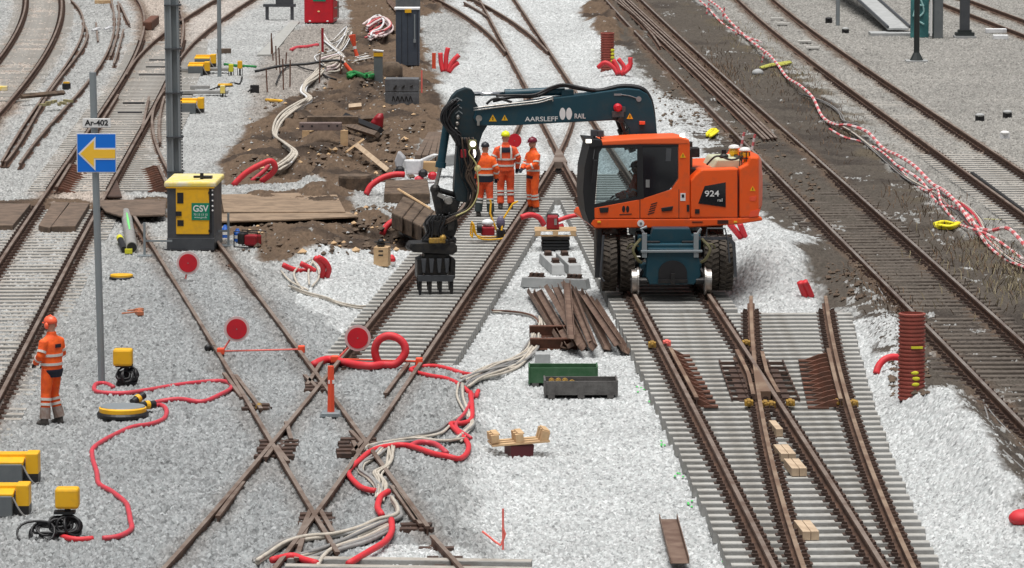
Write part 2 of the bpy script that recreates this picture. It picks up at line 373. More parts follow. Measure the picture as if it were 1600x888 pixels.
Z_dark = zone([(940, -20), (1060, -20), (1180, 80), (1290, 150), (1380, 250), (1500, 360), (1640, 450), (1640, 900), (1600, 830), (1560, 740), (1490, 650), (1440, 620), (1400, 560), (1345, 520), (1330, 470), (1290, 470), (1240, 425), (1290, 380), (1210, 350), (1160, 300), (1120, 250), (1060, 190), (1020, 130), (985, 90), (960, 40)], r=.3)
Z_right = zone([(1060, -20), (1640, -20), (1640, 455), (1500, 360), (1380, 250), (1290, 150), (1180, 80)], r=.5)
Z_grey = zone([(210, 380), (480, 470), (660, 560), (750, 600), (730, 680), (745, 880), (700, 1000), (-50, 1000), (-50, 760), (60, 660), (130, 500), (180, 400)], r=1.2)
Z_old = zone([(440, 50), (545, 30), (560, 120), (520, 150), (440, 175), (385, 200), (395, 120)], r=.3)
Z_spill = blur(blur(Z_light, 1.0), .6)
Z_rust = np.zeros(gxx.shape)
for f, y0, y1 in RAILS:
    for y in np.arange(max(y0, GY0+1), min(y1, GY1-1), .08):
        i = int((f(y)-GX0)/GR); j = int((y-GY0)/GR)
        if 2 < i < gw-2: Z_rust[j, i-1:i+2] = 1
Z_rust = np.clip(blur(Z_rust, .15)*2.4, 0, 1)
Z_bed = np.zeros(gxx.shape)
for f, y0, y1 in ((fA, 120, 222), (fC, 115, 222), (fD, 160, 222), (fJ, 90, 222)):
    for y in np.arange(y0, y1, .1):
        i = int((f(y)-GX0)/GR); j = int((y-GY0)/GR)
        if 14 < i < gw-14: Z_bed[j, i-10:i+11] = 1
Z_bed = blur(Z_bed, .3)
H = .2*(1-np.clip(Z_low*1.1, 0, 1)) + (.085*Z_grey)*(1-Z_low)
def mound(px, py, rx, ry, h, rz=0, pw=1.0):
    global H
    c = on_z(px, py, .2); dx, dy = gxx-c.x, gyy-c.y; a = math.cos(rz); b = math.sin(rz)
    d = ((dx*a+dy*b)/rx)**2+((-dx*b+dy*a)/ry)**2; H = H + h*np.exp(-d**pw)
mound(1205, 432, 1.05, 3.2, .95, 0, 1.2)          # gravel heap by the excavator
mound(1240, 395, .7, 3.0, .3)
H0 = 0
mound(500, 300, 1.6, 3.5, .25); mound(508, 243, .55, 1.5, .75, 0, .7)
mound(620, 200, 1.3, 7, .35); mound(420, 255, 1.3, 4, .35); mound(560, 130, 1.8, 9, .3)
mound(470, 392, 1.3, 2.5, .3); mound(590, 362, .9, 1.8, -.5); mound(520, 375, .8, 1.5, .25); mound(550, 352, .5, 1.2, .2)
mound(935, 50, .7, 4, .6); mound(965, 120, .7, 3, .3)
mound(1330, 460, .5, 5, .25); mound(1530, 712, .55, 3.5, .45); mound(1475, 655, .5, 3, .4); mound(1575, 790, .5, 3, .4); mound(1390, 520, .35, 2.5, .2)
mound(700, 760, 1.0, 2.2, .1); mound(690, 620, .6, 2.5, .14); mound(830, 720, .6, 1.5, .12)
mound(1230, 250, 1.0, 8, .15)
H = H + Z_dirt*((vnoise(gxx, gyy*.5, .8, 5)-.5)*.38+(vnoise(gxx, gyy, .25, 6)-.5)*.14)
H = H + (vnoise(gxx, gyy, 1.3, 3)-.5)*.07*(1-.6*Z_low) + (vnoise(gxx, gyy, .5, 4)-.5)*(.03+.18*Z_dirt+.05*Z_dark)
def gz(x, y):
    return float(smp(H, np.array([x]), np.array([y]))[0])
def at(px, py, up=0.0):
    z = .2
    for _ in range(12): p = on_z(px, py, z); z = .5*z+.5*gz(p.x, p.y)
    p = on_z(px, py, z); p.z = z+up; return p
# a tile of ballast stones: every stone a small faceted solid
TS, TR = 8.0, .0125
tn = int(TS/TR); tile = np.full((tn, tn), -.06); tint = np.full((tn, tn), .5)
ns = int(TS*TS/(.044**2))
px_ = rng.random((ns, 2))*TS; rad = rng.uniform(.019, .043, ns); z0 = rng.uniform(-.05, .004, ns); br = np.clip(rng.normal(.5, .23, ns), 0, 1)
for i in range(ns):
    r = rad[i]; k = int(r*1.35/TR)+1; cx, cy = px_[i]; ix, iy = int(cx/TR), int(cy/TR)
    jj, ii = np.mgrid[iy-k:iy+k+1, ix-k:ix+k+1]; dx = ii*TR-cx; dy = jj*TR-cy
    a0 = rng.random()*6.28; tx, ty = rng.normal(0, .3, 2); h = r*.85 + tx*dx+ty*dy; nf = 5
    for q in range(nf):
        a = a0+q*6.283/nf+rng.uniform(-.3, .3); h = np.minimum(h, (r*rng.uniform(.8, 1.15)-(dx*math.cos(a)+dy*math.sin(a)))*rng.uniform(1.2, 2.6))
    h = np.where(h > 0, h+z0[i], -1); jj %= tn; ii %= tn
    cur = tile[jj, ii]; up = h > cur; tile[jj, ii] = np.where(up, h, cur); tint[jj, ii] = np.where(up, br[i], tint[jj, ii])
def tsmp(a, x, y):
    return a[np.floor(y/TR).astype(int) % tn, np.floor(x/TR).astype(int) % tn]
NC = 940
us = np.linspace(-1, 1, NC); us = np.concatenate([[-60, -12, -3, -1.3], us, [1.3, 3, 12, 60]])
ys = [61.0]
while ys[-1] < 211: ys.append(ys[-1] + .026 + (ys[-1]-61)*.00033)
ys = np.array([-60, 20, 50, 58] + ys + [216, 240, 300, 500, 1200, 4000.])
Yg = np.repeat(ys[:, None], len(us), 1); wid_ = np.where(Yg > 61, (Yg*.1085+.35), 7.0)
wid_ = np.minimum(wid_, 26); Xg = us[None, :]*wid_
dense = ((np.abs(us)[None, :] <= 1) & (Yg > 60.9) & (Yg < 212)).astype(float)
x, y = Xg.ravel(), Yg.ravel()
jx = x + (vnoise(x, y*.5, .6, 11)-.5)*.35 + (vnoise(x, y, .09, 12)-.5)*.12; jy = y + (vnoise(x, y, 1.0, 13)-.5)*2.2 + (vnoise(x, y, .12, 14)-.5)*.4
base = smp(H, x, y)
zl, zd, zk, zr, zg, zo = [smp(a, jx, jy) for a in (Z_light, Z_dirt, Z_dark, Z_right, Z_grey, Z_old)]
zru, zb = smp(Z_rust, jx*.3+x*.7, jy*.3+y*.7), smp(Z_bed, jx, jy)
sel = vnoise(x, y, 2.2, 21) > .5
th = tsmp(tile, x, y); tt = tsmp(tint, x, y)
th2 = tsmp(tile, y*.8+x*.6+3.1, x*.8-y*.6+1.7); tt2 = tsmp(tint, y*.8+x*.6+3.1, x*.8-y*.6+1.7)
th = np.where(sel, th, th2); tt = np.where(sel, tt, tt2)
sc_ = 1.45; th3 = tsmp(tile, x*sc_+1.1, y*sc_+2.9)/sc_; tt3 = tsmp(tint, x*sc_+1.1, y*sc_+2.9); th4 = tsmp(tile, (y*.8+x*.6)*sc_, (x*.8-y*.6)*sc_+.7)/sc_; tt4 = tsmp(tint, (y*.8+x*.6)*sc_, (x*.8-y*.6)*sc_+.7)
fine = (zl*1.6-.3 + (vnoise(x, y, .5, 51)-.5)*.8 > .5); th = np.where(fine, np.where(sel, th3, th4), th); tt = np.where(fine, np.where(sel, tt3, tt4)*.9+.05, tt)
mid = (~fine) & (zk < .3) & (zd < .3) & (vnoise(x, y, .22, 52) > .42); th = np.where(mid, np.where(sel, th3, th4)*1.1, th); tt = np.where(mid, np.where(sel, tt3, tt4), tt)
def mixc(c, d, f): return c*(1-f[:, None])+np.array(d)[None, :]*f[:, None]
big = vnoise(x, y, 3.0, 31)*.5+vnoise(x, y, 1.1, 32)*.3+vnoise(x, y, .4, 33)*.2
col = np.tile(np.array([.30, .305, .30]), (len(x), 1))
col = mixc(col, (.245, .256, .26), np.clip(zg, 0, 1))
col = mixc(col, (.36, .30, .255), zb*.8)
col = mixc(col, (.235, .228, .212), zr)
col = mixc(col, (.43, .445, .447), np.clip(zl*1.6-.3, 0, 1)*np.where(x < -4.5-(y-100)*.035, .25, 1))
col = mixc(col, (.24, .22, .2), zo)
wet = np.clip((big-.5)*5, 0, 1)
dirtc = mixc(np.tile(np.array([.125, .086, .058]), (len(x), 1)), (.05, .036, .027), wet)
spr = (vnoise(x, y, .13, 41) > .93) & (tt > .45)
fd = np.clip(zd*3-1, 0, 1)*np.where(spr, .2, 1)
col = col*(1-fd[:, None])+dirtc*fd[:, None]
pit = np.exp(-(((x-on_z(470, 385, .2).x)/1.1)**2+((y-on_z(470, 385, .2).y)/3.0)**2)); dirtc = mixc(dirtc, (.20, .125, .07), np.clip(pit*1.3, 0, .8))
darkc = mixc(np.tile(np.array([.082, .07, .058]), (len(x), 1)), (.047, .039, .033), wet)
zs = smp(Z_spill, x, y); fk = np.clip(zk*3-1, 0, 1)*np.where((vnoise(x, y*.6, .16, 43)*.5+vnoise(x, y*.4, .9, 46)*.5 > .80-.42*zs) & (tt > .35), .12, 1)
col = col*(1-fk[:, None])+darkc*fk[:, None]
scr = np.clip((vnoise(x, y, .9, 44)-.52)*5, 0, 1)*np.clip(zr*(1-zr)*4, 0, 1)
col = mixc(col, (.095, .078, .055), scr)
col = mixc(col, (.11, .075, .052), np.clip(zru*np.where(zk > .5, .8, .75), 0, 1)*(.35+.65*(1-zl))*(1-.65*zg))
soil = np.clip(fd+fk, 0, 1)
col = col*(1+(tt[:, None]-.5)*(1.2-.7*soil[:, None]))*(.86+.28*big[:, None])
col[:, 0] *= 1+(tsmp(tint, x+2.3, y+.7)-.5)*.05
amp = dense.ravel()*(1-.45*fd-.35*fk)
zz = np.where(dense.ravel() > 0, base, .15) + np.maximum(th, -.05)*amp*np.where(fine, 1.25, 1.4) - .012
zz = np.where(np.abs(x) > 28, 0, zz)
nr, nc = Yg.shape
co = np.stack([x, y, zz], 1).astype(np.float32)
idx = np.arange(nr*nc).reshape(nr, nc)
q = np.stack([idx[:-1, :-1], idx[:-1, 1:], idx[1:, 1:], idx[1:, :-1]], -1).reshape(-1, 4).astype(np.int32)
me = bpy.data.meshes.new('ground'); me.vertices.add(len(co)); me.vertices.foreach_set('co', co.ravel())
me.loops.add(q.size); me.loops.foreach_set('vertex_index', q.ravel()); me.polygons.add(len(q))
me.polygons.foreach_set('loop_start', np.arange(0, q.size, 4, dtype=np.int32))
try: me.polygons.foreach_set('loop_total', np.full(len(q), 4, dtype=np.int32))
except Exception: pass
ca = me.color_attributes.new('ballast', 'FLOAT_COLOR', 'POINT')
ca.data.foreach_set('color', np.concatenate([np.clip(col, .01, .85), np.ones((len(col), 1))], 1).astype(np.float32).ravel())
me.update(calc_edges=True)
go = bpy.data.objects.new('ground', me); C.objects.link(go); tag(go, 'ballast and bare soil of the railway yard', kind='structure')
mg = bpy.data.materials.new('ballast'); mg.use_nodes = True; t = mg.node_tree; b = t.nodes['Principled BSDF']
an = t.nodes.new('ShaderNodeAttribute'); an.attribute_name = 'ballast'; t.links.new(an.outputs['Color'], b.inputs['Base Color'])
b.inputs['Roughness'].default_value = .9; b.inputs['Specular IOR Level'].default_value = .25
me.materials.append(mg)
del co, q, col, x, y, zz, th, th2, tt, tt2
# ================= materials for objects =================
M_or = mat('orange_paint', (.84, .105, .012), .36, 0, (.60, .10, .03), 3.2, lo=.5, hi=.8, bump=.05)
M_orR = mat('roof_orange_paint', (.86, .13, .03), .35)
M_teal = mat('dark_teal_paint', (.006, .05, .075), .4, 0, (.03, .06, .07), 4, lo=.5, hi=.85)
M_blk = mat('black_plastic', (.012, .012, .014), .5)
M_blkm = mat('greasy_black_steel', (.02, .021, .024), .45, .4, (.05, .045, .04), 9)
M_gls = mat('tinted_glass', (.12, .15, .16), .03, 0, trans=1)
_t = M_gls.node_tree; _o = _t.nodes['Material Output']; _tr = _t.nodes.new('ShaderNodeBsdfTransparent'); _tr.inputs[0].default_value = (.62, .70, .72, 1)
_gl = _t.nodes.new('ShaderNodeBsdfGlossy'); _gl.inputs['Roughness'].default_value = .04; _fr = _t.nodes.new('ShaderNodeFresnel'); _fr.inputs[0].default_value = 1.45; _mx = _t.nodes.new('ShaderNodeMixShader')
_t.links.new(_fr.outputs[0], _mx.inputs[0]); _t.links.new(_tr.outputs[0], _mx.inputs[1]); _t.links.new(_gl.outputs[0], _mx.inputs[2]); _t.links.new(_mx.outputs[0], _o.inputs['Surface'])
M_dgls = mat('dark_window', (.01, .012, .016), .06)
M_tyre = mat('muddy_tyre_rubber', (.045, .037, .03), .9, 0, (.10, .082, .065), 7, bump=.4)
M_stl = mat('bare_steel', (.5, .49, .47), .35, .8, (.3, .27, .24), 5)
M_chr = mat('chrome_rod', (.75, .76, .78), .15, 1)
M_grey = mat('grey_paint', (.12, .135, .145), .5, 0, (.15, .165, .17), 3)
M_galv = mat('galvanised_steel', (.27, .305, .325), .5, .35, (.29, .32, .335), 3)
M_dkgrey = mat('dark_grey_paint', (.055, .06, .068), .5, 0, (.075, .08, .088), 3)
M_yel = mat('yellow_paint', (.85, .46, .012), .45, 0, (.60, .33, .04), 5, lo=.48, hi=.8)
M_yelp = mat('pale_sunfaded_yellow', (.85, .66, .12), .5, 0, (.72, .66, .5), 5)
M_red = mat('red_plastic_conduit', (.66, .028, .04), .6, 0, (.48, .06, .065), 9, lo=.45, hi=.8)
M_redp = mat('dusty_pink_red_conduit', (.62, .05, .075), .5, 0, (.5, .06, .075), 5)
M_redd = mat('dark_red_paint', (.30, .012, .02), .45)
M_redb = mat('bright_red_paint', (.62, .012, .025), .4, 0, (.5, .015, .03), 3)
M_redor = mat('signal_red_orange', (.85, .10, .04), .5)
M_pink = mat('faded_fluorescent_pink', (.80, .16, .13), .6)
M_wht = mat('white_paint', (.78, .78, .77), .5)
M_wht2 = mat('crumpled_white_sheet', (.78, .79, .8), .7, 0, (.62, .63, .65), 6)
M_blue = mat('blue_sign', (.0, .17, .72), .4)
M_arrow = mat('amber_arrow', (.95, .56, .04), .45)
M_green = mat('green_paint', (.025, .095, .035), .7, 0, (.05, .12, .06), 6)
M_greens = mat('green_sticker', (.0, .22, .12), .45)
M_gtarp = mat('green_tarpaulin', (.01, .24, .05), .6, 0, (.01, .12, .03), 12)
M_hiv = mat('fluorescent_orange_cloth', (1.0, .135, .012), .8, 0, (.80, .10, .025), 6, bump=.9, bscale=11)
M_hiv2 = mat('worn_orange_cloth', (.9, .11, .03), .85, 0, (.62, .09, .035), 9, bump=.9, bscale=11)
M_refl = mat('reflective_tape', (.62, .62, .58), .4)
M_navy = mat('navy_cloth', (.012, .015, .03), .85)
M_boot = mat('dusty_work_boot', (.06, .055, .05), .8, 0, (.15, .13, .12), 9)
M_gait = mat('dusty_trouser_leg', (.22, .15, .12), .85, 0, (.3, .26, .24), 9)
M_skin = mat('skin', (.55, .30, .21), .6)
M_helo = mat('orange_helmet', (.95, .14, .06), .35)
M_hely = mat('yellow_helmet', (.8, .85, .02), .35)
M_held = mat('black_helmet', (.02, .022, .028), .35)
M_helr = mat('dark_red_helmet', (.16, .012, .03), .35)
M_wood = mat('pale_timber', (.62, .43, .24), .75, 0, (.48, .31, .17), 5, bump=.2)
M_woodp = mat('fresh_sawn_timber', (.56, .43, .30), .75, 0, (.42, .31, .21), 5)
M_ply = mat('weathered_plywood_mat', (.30, .215, .145), .85, 0, (.17, .12, .08), 2.2, bump=.4)
M_matw = mat('muddy_timber_mat', (.17, .12, .088), .9, 0, (.09, .066, .05), 3.5, bump=.6)
M_old = mat('old_creosoted_timber', (.15, .105, .072), .9, 0, (.06, .042, .03), 5, bump=.6)
M_greyw = mat('grey_weathered_wood', (.13, .125, .12), .85, 0, (.075, .07, .068), 6, bump=.4)
M_card = mat('cardboard', (.5, .33, .17), .85)
M_rust = mat('rusty_brown_steel', (.16, .065, .04), .8, 0, (.09, .045, .03), 5, bump=.3)
M_rustb = mat('bright_rust', (.30, .11, .055), .8, 0, (.2, .075, .04), 7)
M_beam = mat('brown_steel_section', (.12, .07, .05), .7, 0, (.2, .135, .1), 3)
M_pipe = mat('terracotta_corrugated_pipe', (.33, .075, .055), .55, 0, (.27, .07, .05), 4)
M_pvc = mat('grey_pvc_pipe', (.34, .34, .33), .5, 0, (.24, .23, .22), 4)
M_lime = mat('lime_marker_spray', (.2, .75, .22), .7)
M_limey = mat('yellow_green_marker', (.65, .62, .03), .7)
M_beige = mat('beige_cable', (.55, .50, .43), .7, 0, (.42, .38, .32), 5)
M_gcab = mat('grey_cable', (.2, .2, .2), .6, 0, (.28, .27, .26), 5)
M_bcab = mat('black_cable', (.014, .014, .016), .5)
M_brass = mat('brass_fitting', (.50, .30, .05), .5, .2, (.2, .12, .05), 14)
M_stone = mat('concrete_block', (.4, .41, .41), .85, 0, (.31, .32, .32), 3, bump=.2)
M_dblock = mat('dark_stained_concrete', (.13, .135, .145), .85, 0, (.08, .08, .085), 4, bump=.3)
M_tapeR = mat('barrier_tape_red', (.60, .12, .13), .6)
M_tapeW = mat('barrier_tape_white', (.68, .56, .55), .6)
M_dirt = mat('dug_soil', (.14, .10, .07), .95, 0, (.075, .054, .04), 6, bump=.8)
M_lamp = mat('lit_lamp', (1, .95, .85), .3)
_n = M_lamp.node_tree.nodes['Principled BSDF']; _n.inputs['Emission Color'].default_value = (1, .93, .8, 1); _n.inputs['Emission Strength'].default_value = 2
M_graf = mat('painted_teal_wall', (.03, .13, .14), .6, 0, (.07, .26, .26), 1.2)
M_dpost = mat('near_black_green_steel', (.022, .028, .028), .5)

def text(s, parent, name, m, loc, size, rot=(PI/2, 0, 0), ext=.002, sx=1.0, bold=0):
    cu = bpy.data.curves.new('t', 'FONT'); cu.body = s; cu.size = size; cu.extrude = ext; cu.align_x = 'CENTER'; cu.align_y = 'CENTER'; cu.offset = bold
    o = bpy.data.objects.new('t', cu); C.objects.link(o); bpy.context.view_layer.update()
    me = bpy.data.meshes.new_from_object(o.evaluated_get(bpy.context.evaluated_depsgraph_get())); bpy.data.objects.remove(o); bpy.data.curves.remove(cu)
    me.materials.clear(); me.materials.append(m)
    o = bpy.data.objects.new(name, me); C.objects.link(o); o.location = loc; o.rotation_euler = rot; o.scale = (sx, 1, 1)
    if parent: o.parent = parent
    return o
def solo(mb, name, m, label, cat, group=None, **k): return tag(mb.build(name, m, **k), label, cat, group)
def ctr(mb, p): mb.v = [(v[0]-p[0], v[1]-p[1], v[2]-p[2]) for v in mb.v]; return mb

# ================= excavator =================
EC = Vector((fG(98.85), 98.85, RT)); ER = -math.atan(slope(fG, 98.85)); UT = math.radians(7)
ex = thing('road_rail_excavator', 'orange and dark teal road-rail excavator standing on the exposed track, boom reaching left', 'excavator', EC)
def frame(rz):
    R = Matrix.Rotation(rz, 3, 'Z'); nrm = R @ Vector((0, 1, 0))
    def f(px, py, yl):
        P0 = EC + R @ Vector((0, yl, 0)); o = Vector((0, 0, CAM_H)); d = ray(px, py); t = (P0-o).dot(nrm)/d.dot(nrm)
        return R.inverted() @ (o+d*t-EC)
    return f
Uf, Vf = frame(UT), frame(ER)
def U2(pts, yl): return [(lambda p: (p.x, p.z))(Uf(x, y, yl)) for x, y in pts]
def V2(pts, yl): return [(lambda p: (p.x, p.z))(Vf(x, y, yl)) for x, y in pts]
def up(mb, name, m, parent=ex, **k):
    o = mb.build(name, m, parent, **k)
    if parent is ex: o.rotation_euler[2] = UT
    return o
def un(mb, name, m, parent=ex, **k):
    o = mb.build(name, m, parent, **k)
    if parent is ex: o.rotation_euler[2] = ER
    return o
YS = -1.25
# lower frame deck of the upper carriage
b = MB(); b.xz(U2([(926, 342), (1078, 342), (1152, 341), (1190, 339), (1192, 345), (1152, 351), (1078, 356), (928, 357), (921, 350)], YS), YS, 1.25); deck = up(b, 'turntable_deck', M_or, bevel=.025)
b = MB(); b.xz(U2([(1079, 282), (1085, 275), (1096, 265), (1154, 263), (1154, 341.5), (1079, 341.5)], YS), YS+.003, 1.24); eng = up(b, 'engine_cover', M_or, bevel=.035)
b = MB(); P = U2([(1155, 263), (1168, 256), (1172, 245), (1190, 246), (1195, 256), (1197, 290), (1196, 325), (1190, 340), (1155, 341)], YS)
b.prism(P, lambda x, z: (x if x < 1.75 else 1.75, YS-.004, z), lambda x, z: (x+.05, -.6, z)); b.xz([(x+.05, z) for x, z in P], -.6, .6); b.prism(P, lambda x, z: (x+.05, .6, z), lambda x, z: (x if x < 1.75 else 1.75, 1.25, z))
cw = up(b, 'counterweight', M_or, bevel=.04)
b = MB(); b.xz(U2([(1171, 308), (1183, 306), (1180, 314), (1172, 314)], YS), YS-.012, YS); b.xz(U2([(1173, 330), (1188, 327), (1184, 338), (1170, 339)], YS), YS-.012, YS)
b.build('lifting_recess', M_redor, cw)
b = MB(); b.xz(U2([(1091, 318), (1101, 291), (1134, 285), (1134, 324)], YS), YS-.008, YS+.004); lp = b.build('model_panel', M_dgls, eng, bevel=.006)
p = Uf(1113, 303, YS); text('924', lp, 'lettering', M_wht, (p.x-.01, YS-.016, p.z), .17, sx=1.2, bold=.002)
p = Uf(1125, 313, YS); text('rail', lp, 'lettering', M_wht, (p.x, YS-.014, p.z), .09)
b = MB()
for x0, y0, x1, y1 in ((1081, 347, 1098, 347.9), (1121, 345, 1138, 345), (1121, 347, 1138, 347), (1121, 349, 1138, 349)):
    b.xz(U2([(x0, y0-.7), (x1, y0-.7), (x1, y0+.7), (x0, y0+.7)], YS), YS-.01, YS-.001)
b.build('small_lettering_plate', M_blk, deck)
b = MB(); b.xz(U2([(1086, 327), (1093, 327), (1093, 334), (1086, 334)], YS), YS-.01, YS+.004); b.xz(U2([(1073, 320), (1077, 320), (1077, 331), (1073, 331)], YS), YS-.01, YS+.004); b.build('latch', M_blk, eng)
b = MB(); b.xz(U2([(1152.5, 266), (1153.6, 266), (1153.6, 341), (1152.5, 341)], YS), YS-.002, YS+.003); b.build('panel_seam', M_blk, eng)
def tri(px, py, s, parent, yl=YS, m2=True):
    b = MB(); P = U2([(px-s, py+s*.8), (px+s, py+s*.8), (px, py-s)], yl); b.xz(P, yl-.010, yl-.001); o = b.build('warning_triangle', M_yel, parent)
    b = MB(); b.xz(U2([(px-s*.13, py-s*.35), (px+s*.13, py-s*.35), (px+s*.13, py+s*.5), (px-s*.13, py+s*.5)], yl), yl-.014, yl-.009); b.build('warning_mark', M_blk, o)
tri(1176, 295, 4.5, cw)
# cab
YB = -.3
cab = MB()
cab.xz(U2([(928, 325), (1000, 311.5), (1049, 296), (1060, 280), (1060, 224), (1078, 224), (1078, 341.5), (929, 341.5)], YS), YS, YS+.06)
cab.xz(U2([(1060, 224), (1078, 224), (1078, 341.5), (1060, 341.5)], YS), YS+.06, YB)
cab.xz(U2([(929, 334), (1060, 334), (1060, 341.5), (929, 341.5)], YS), YS+.06, YB)
cabo = up(cab, 'cab', M_or, bevel=.015)
b = MB(); b.xz(U2([(937, 228), (940, 220), (1000, 216), (1062, 214), (1077, 218), (1078, 226), (1000, 226)], YS), YS-.01, YB+.03); b.build('cab_roof', M_orR, cabo, bevel=.03)
b = MB(); b.xz(U2([(916, 217), (940, 219), (942, 228), (922, 231)], YS), YS-.02, YB+.03); b.build('visor', M_blk, cabo, bevel=.01)
b = MB()
b.xz(U2([(921, 228), (943, 228), (936, 240), (931, 300), (929, 324), (929, 357), (921, 350), (914, 330), (911, 300), (913, 262)], YS), YS+.001, YS+.05)
b.xz(U2([(943, 226), (1060, 226), (1060, 229.5), (941, 232)], YS), YS+.001, YS+.05)
b.xz(U2([(996, 228), (1004, 228), (1006, 310.5), (996, 312.5)], YS), YS-.003, YS+.05)
b.xz(U2([(929, 319), (996, 307.5), (996, 313), (929, 325.5)], YS), YS+.004, YS+.05)
b.xz(U2([(921, 228), (925, 228), (918, 262), (915, 300), (919, 330), (929, 345), (929, 357), (921, 350), (914, 330), (911, 300), (913, 262)], YS), YS+.05, YB)
b.xz(U2([(921, 228), (943, 228), (936, 240), (931, 300), (929, 324), (929, 357), (921, 350), (914, 330), (911, 300), (913, 262)], YS), YB, YB+.05)
b.build('window_frame', M_blk, cabo)
b = MB(); b.xz(U2([(941, 232), (996, 229), (996, 308), (931, 320), (936, 240)], YS), YS+.02, YS+.03); b.build('windscreen_pane', M_gls, cabo)
b = MB(); b.xz(U2([(1004, 229), (1059, 229), (1059, 279), (1047, 296), (1006, 310)], YS), YS+.001, YS+.03); b.build('door_window', M_dgls, cabo)
b = MB(); b.xz(U2([(1009, 281), (1015, 281), (1015, 293), (1009, 293)], YS), YS-.006, YS); b.build('window_sticker', M_gcab, cabo)
b = MB(); b.xz(U2([(1041, 232), (1049, 232), (1048, 252), (1040, 252)], YS), YS-.004, YS); b.build('inner_blind', M_dkgrey, cabo)
b = MB(); b.xz(U2([(936, 325), (951, 324), (950, 332), (938, 333)], YS), YS-.02, YS); b.xz(U2([(1033, 325), (1052, 322), (1050, 329), (1034, 331)], YS), YS-.02, YS); b.build('handle', M_blk, cabo, bevel=.01)
b = MB()
for k in range(5): b.xz(U2([(1017-k*1.2, 319+k*3.8), (1027-k*1.2, 316+k*3.8), (1027-k*1.2, 317.6+k*3.8), (1017-k*1.2, 320.6+k*3.8)], YS), YS-.006, YS-.001)
b.build('louvre', M_blk, cabo)
b = MB()
for s in (-1, 1): P = [(977.5+s*(1+2.9*(1-math.cos(a))*1.0+0), 326.5-5*math.cos(a*.5)*1) for a in (0,)]; c0 = Uf(977.5+s*3.1, 327, YS); b.prism([(c0.x+.034*math.cos(2*PI*k/12), c0.z+.07*math.sin(2*PI*k/12)) for k in range(12)], lambda x, z: (x, YS-.006, z), lambda x, z: (x, YS-.001, z))
b.build('emblem', M_blk, cabo)
b = MB(); b.xz(U2([(968, 335), (987, 334), (987, 335.3), (968, 336.3)], YS), YS-.006, YS-.001); b.build('small_lettering_plate', M_blk, cabo)
b = MB(); b.xz(U2([(999.3, 312), (1000.5, 312), (1000.5, 341), (999.3, 341)], YS), YS-.002, YS+.003); b.xz(U2([(1060.3, 296), (1061.3, 296), (1061.3, 341), (1060.3, 341)], YS), YS-.002, YS+.003); b.build('door_seam', M_blk, cabo)
b = MB(); b.xz(U2([(1063, 302), (1071, 302), (1071, 314), (1063, 314)], YS), YS-.008, YS-.001); st = b.build('white_label', M_wht, cabo)
b = MB(); b.xz(U2([(1065, 304), (1069, 304), (1069, 309), (1065, 309)], YS), YS-.012, YS-.008); b.build('pictogram', M_blk, st)
tri(1067, 243, 4.5, cabo)
c0 = Uf(1001, 349, YS); b = MB(); b.lathe([(.07, 0), (.07, .02), (.03, .022), (.0, .022)], (c0.x, YS-.03, c0.z), 'y'); b.build('round_mark', M_wht, deck); b = MB(); b.lathe([(.025, -.004), (.025, .01)], (c0.x, YS-.036, c0.z), 'y'); b.build('hub_dot', M_grey, deck)
for px in (936, 1149): c0 = Uf(px, 347, YS); b = MB(); b.box((c0.x, YS-.01, c0.z), (.07, .03, .04)); b.build('marker_light', M_yel, deck, bevel=.008)
b = MB(); c0 = Uf(960, 300, -.8); b.box((-.62, -.8, 1.55), (.5, .5, .16)); b.box((-.40, -.8, 1.95), (.14, .48, .75), ry=.12); b.box((-.42, -.8, 2.42), (.1, .26, .2)); b.build('seat', M_blk, cabo, bevel=.03)
b = MB(); b.tube([(-1.25, -.8, 1.25), (-1.18, -.8, 1.75)], .03); b.lathe([(.17, -.012), (.19, 0), (.17, .012), (.15, 0)], (-1.17, -.8, 1.77), 'z'); b.box((-.95, -1.02, 1.7), (.3, .1, .07)); b.box((-.95, -.6, 1.7), (.3, .1, .07)); b.build('controls', M_blk, cabo)
# beacon, mirrors, deck equipment
c0 = Uf(1066, 217, -.9); b = MB(); b.lathe([(.05, 0), (.055, .05), (.04, .1), (.0, .11)], (c0.x, -.9, c0.z)); up(b, 'beacon', M_lamp)
b = MB()
for px, py in ((928, 208), (938, 209)): c0 = Uf(px, py, -.9); b.box((c0.x, -.9, c0.z), (.13, .12, .13)); b.tube([(c0.x, -.9, c0.z-.06), (c0.x+.03, -.9, c0.z-.16)], .02)
up(b, 'work_lamp', M_dkgrey, bevel=.02)
b = MB(); c0 = Uf(921, 222, YS); b.box((c0.x-.02, YS-.02, c0.z+.02), (.1, .08, .07)); up(b, 'headlight', M_lamp)
b = MB(); P = U2([(927, 250), (933, 250), (929, 285), (924, 285)], YS-.1); b.xz(P, YS-.16, YS-.1); b.tube([(P[0][0], YS-.1, P[0][1]), (P[0][0]+.04, YS, P[0][1]+.2)], .015); up(b, 'mirror', M_blk, bevel=.01)
b = MB(); b.xz(U2([(1062, 233), (1080, 233), (1080, 262), (1094, 266), (1079, 283), (1062, 283)], -.8), -.85, .2); b.cyl((.42, -.4, 2.3), (.42, -.4, 2.95), .09); b.box((.5, -.6, 2.75), (.22, .25, .2)); up(b, 'exhaust_housing', M_blkm, bevel=.02)
b = MB(); p0, p1 = Uf(1108, 262, -.7), Uf(1158, 247, -.7); b.prism([(p0.x, p0.z-.05), (p1.x, p0.z-.05), (p1.x-.04, p1.z), (p0.x+.12, p1.z)], lambda x, z: (x, -.9, z), lambda x, z: (x, .3, z)); up(b, 'tank_cover', mat('pale_olive_cover', (.55, .56, .40), .5), bevel=.04)
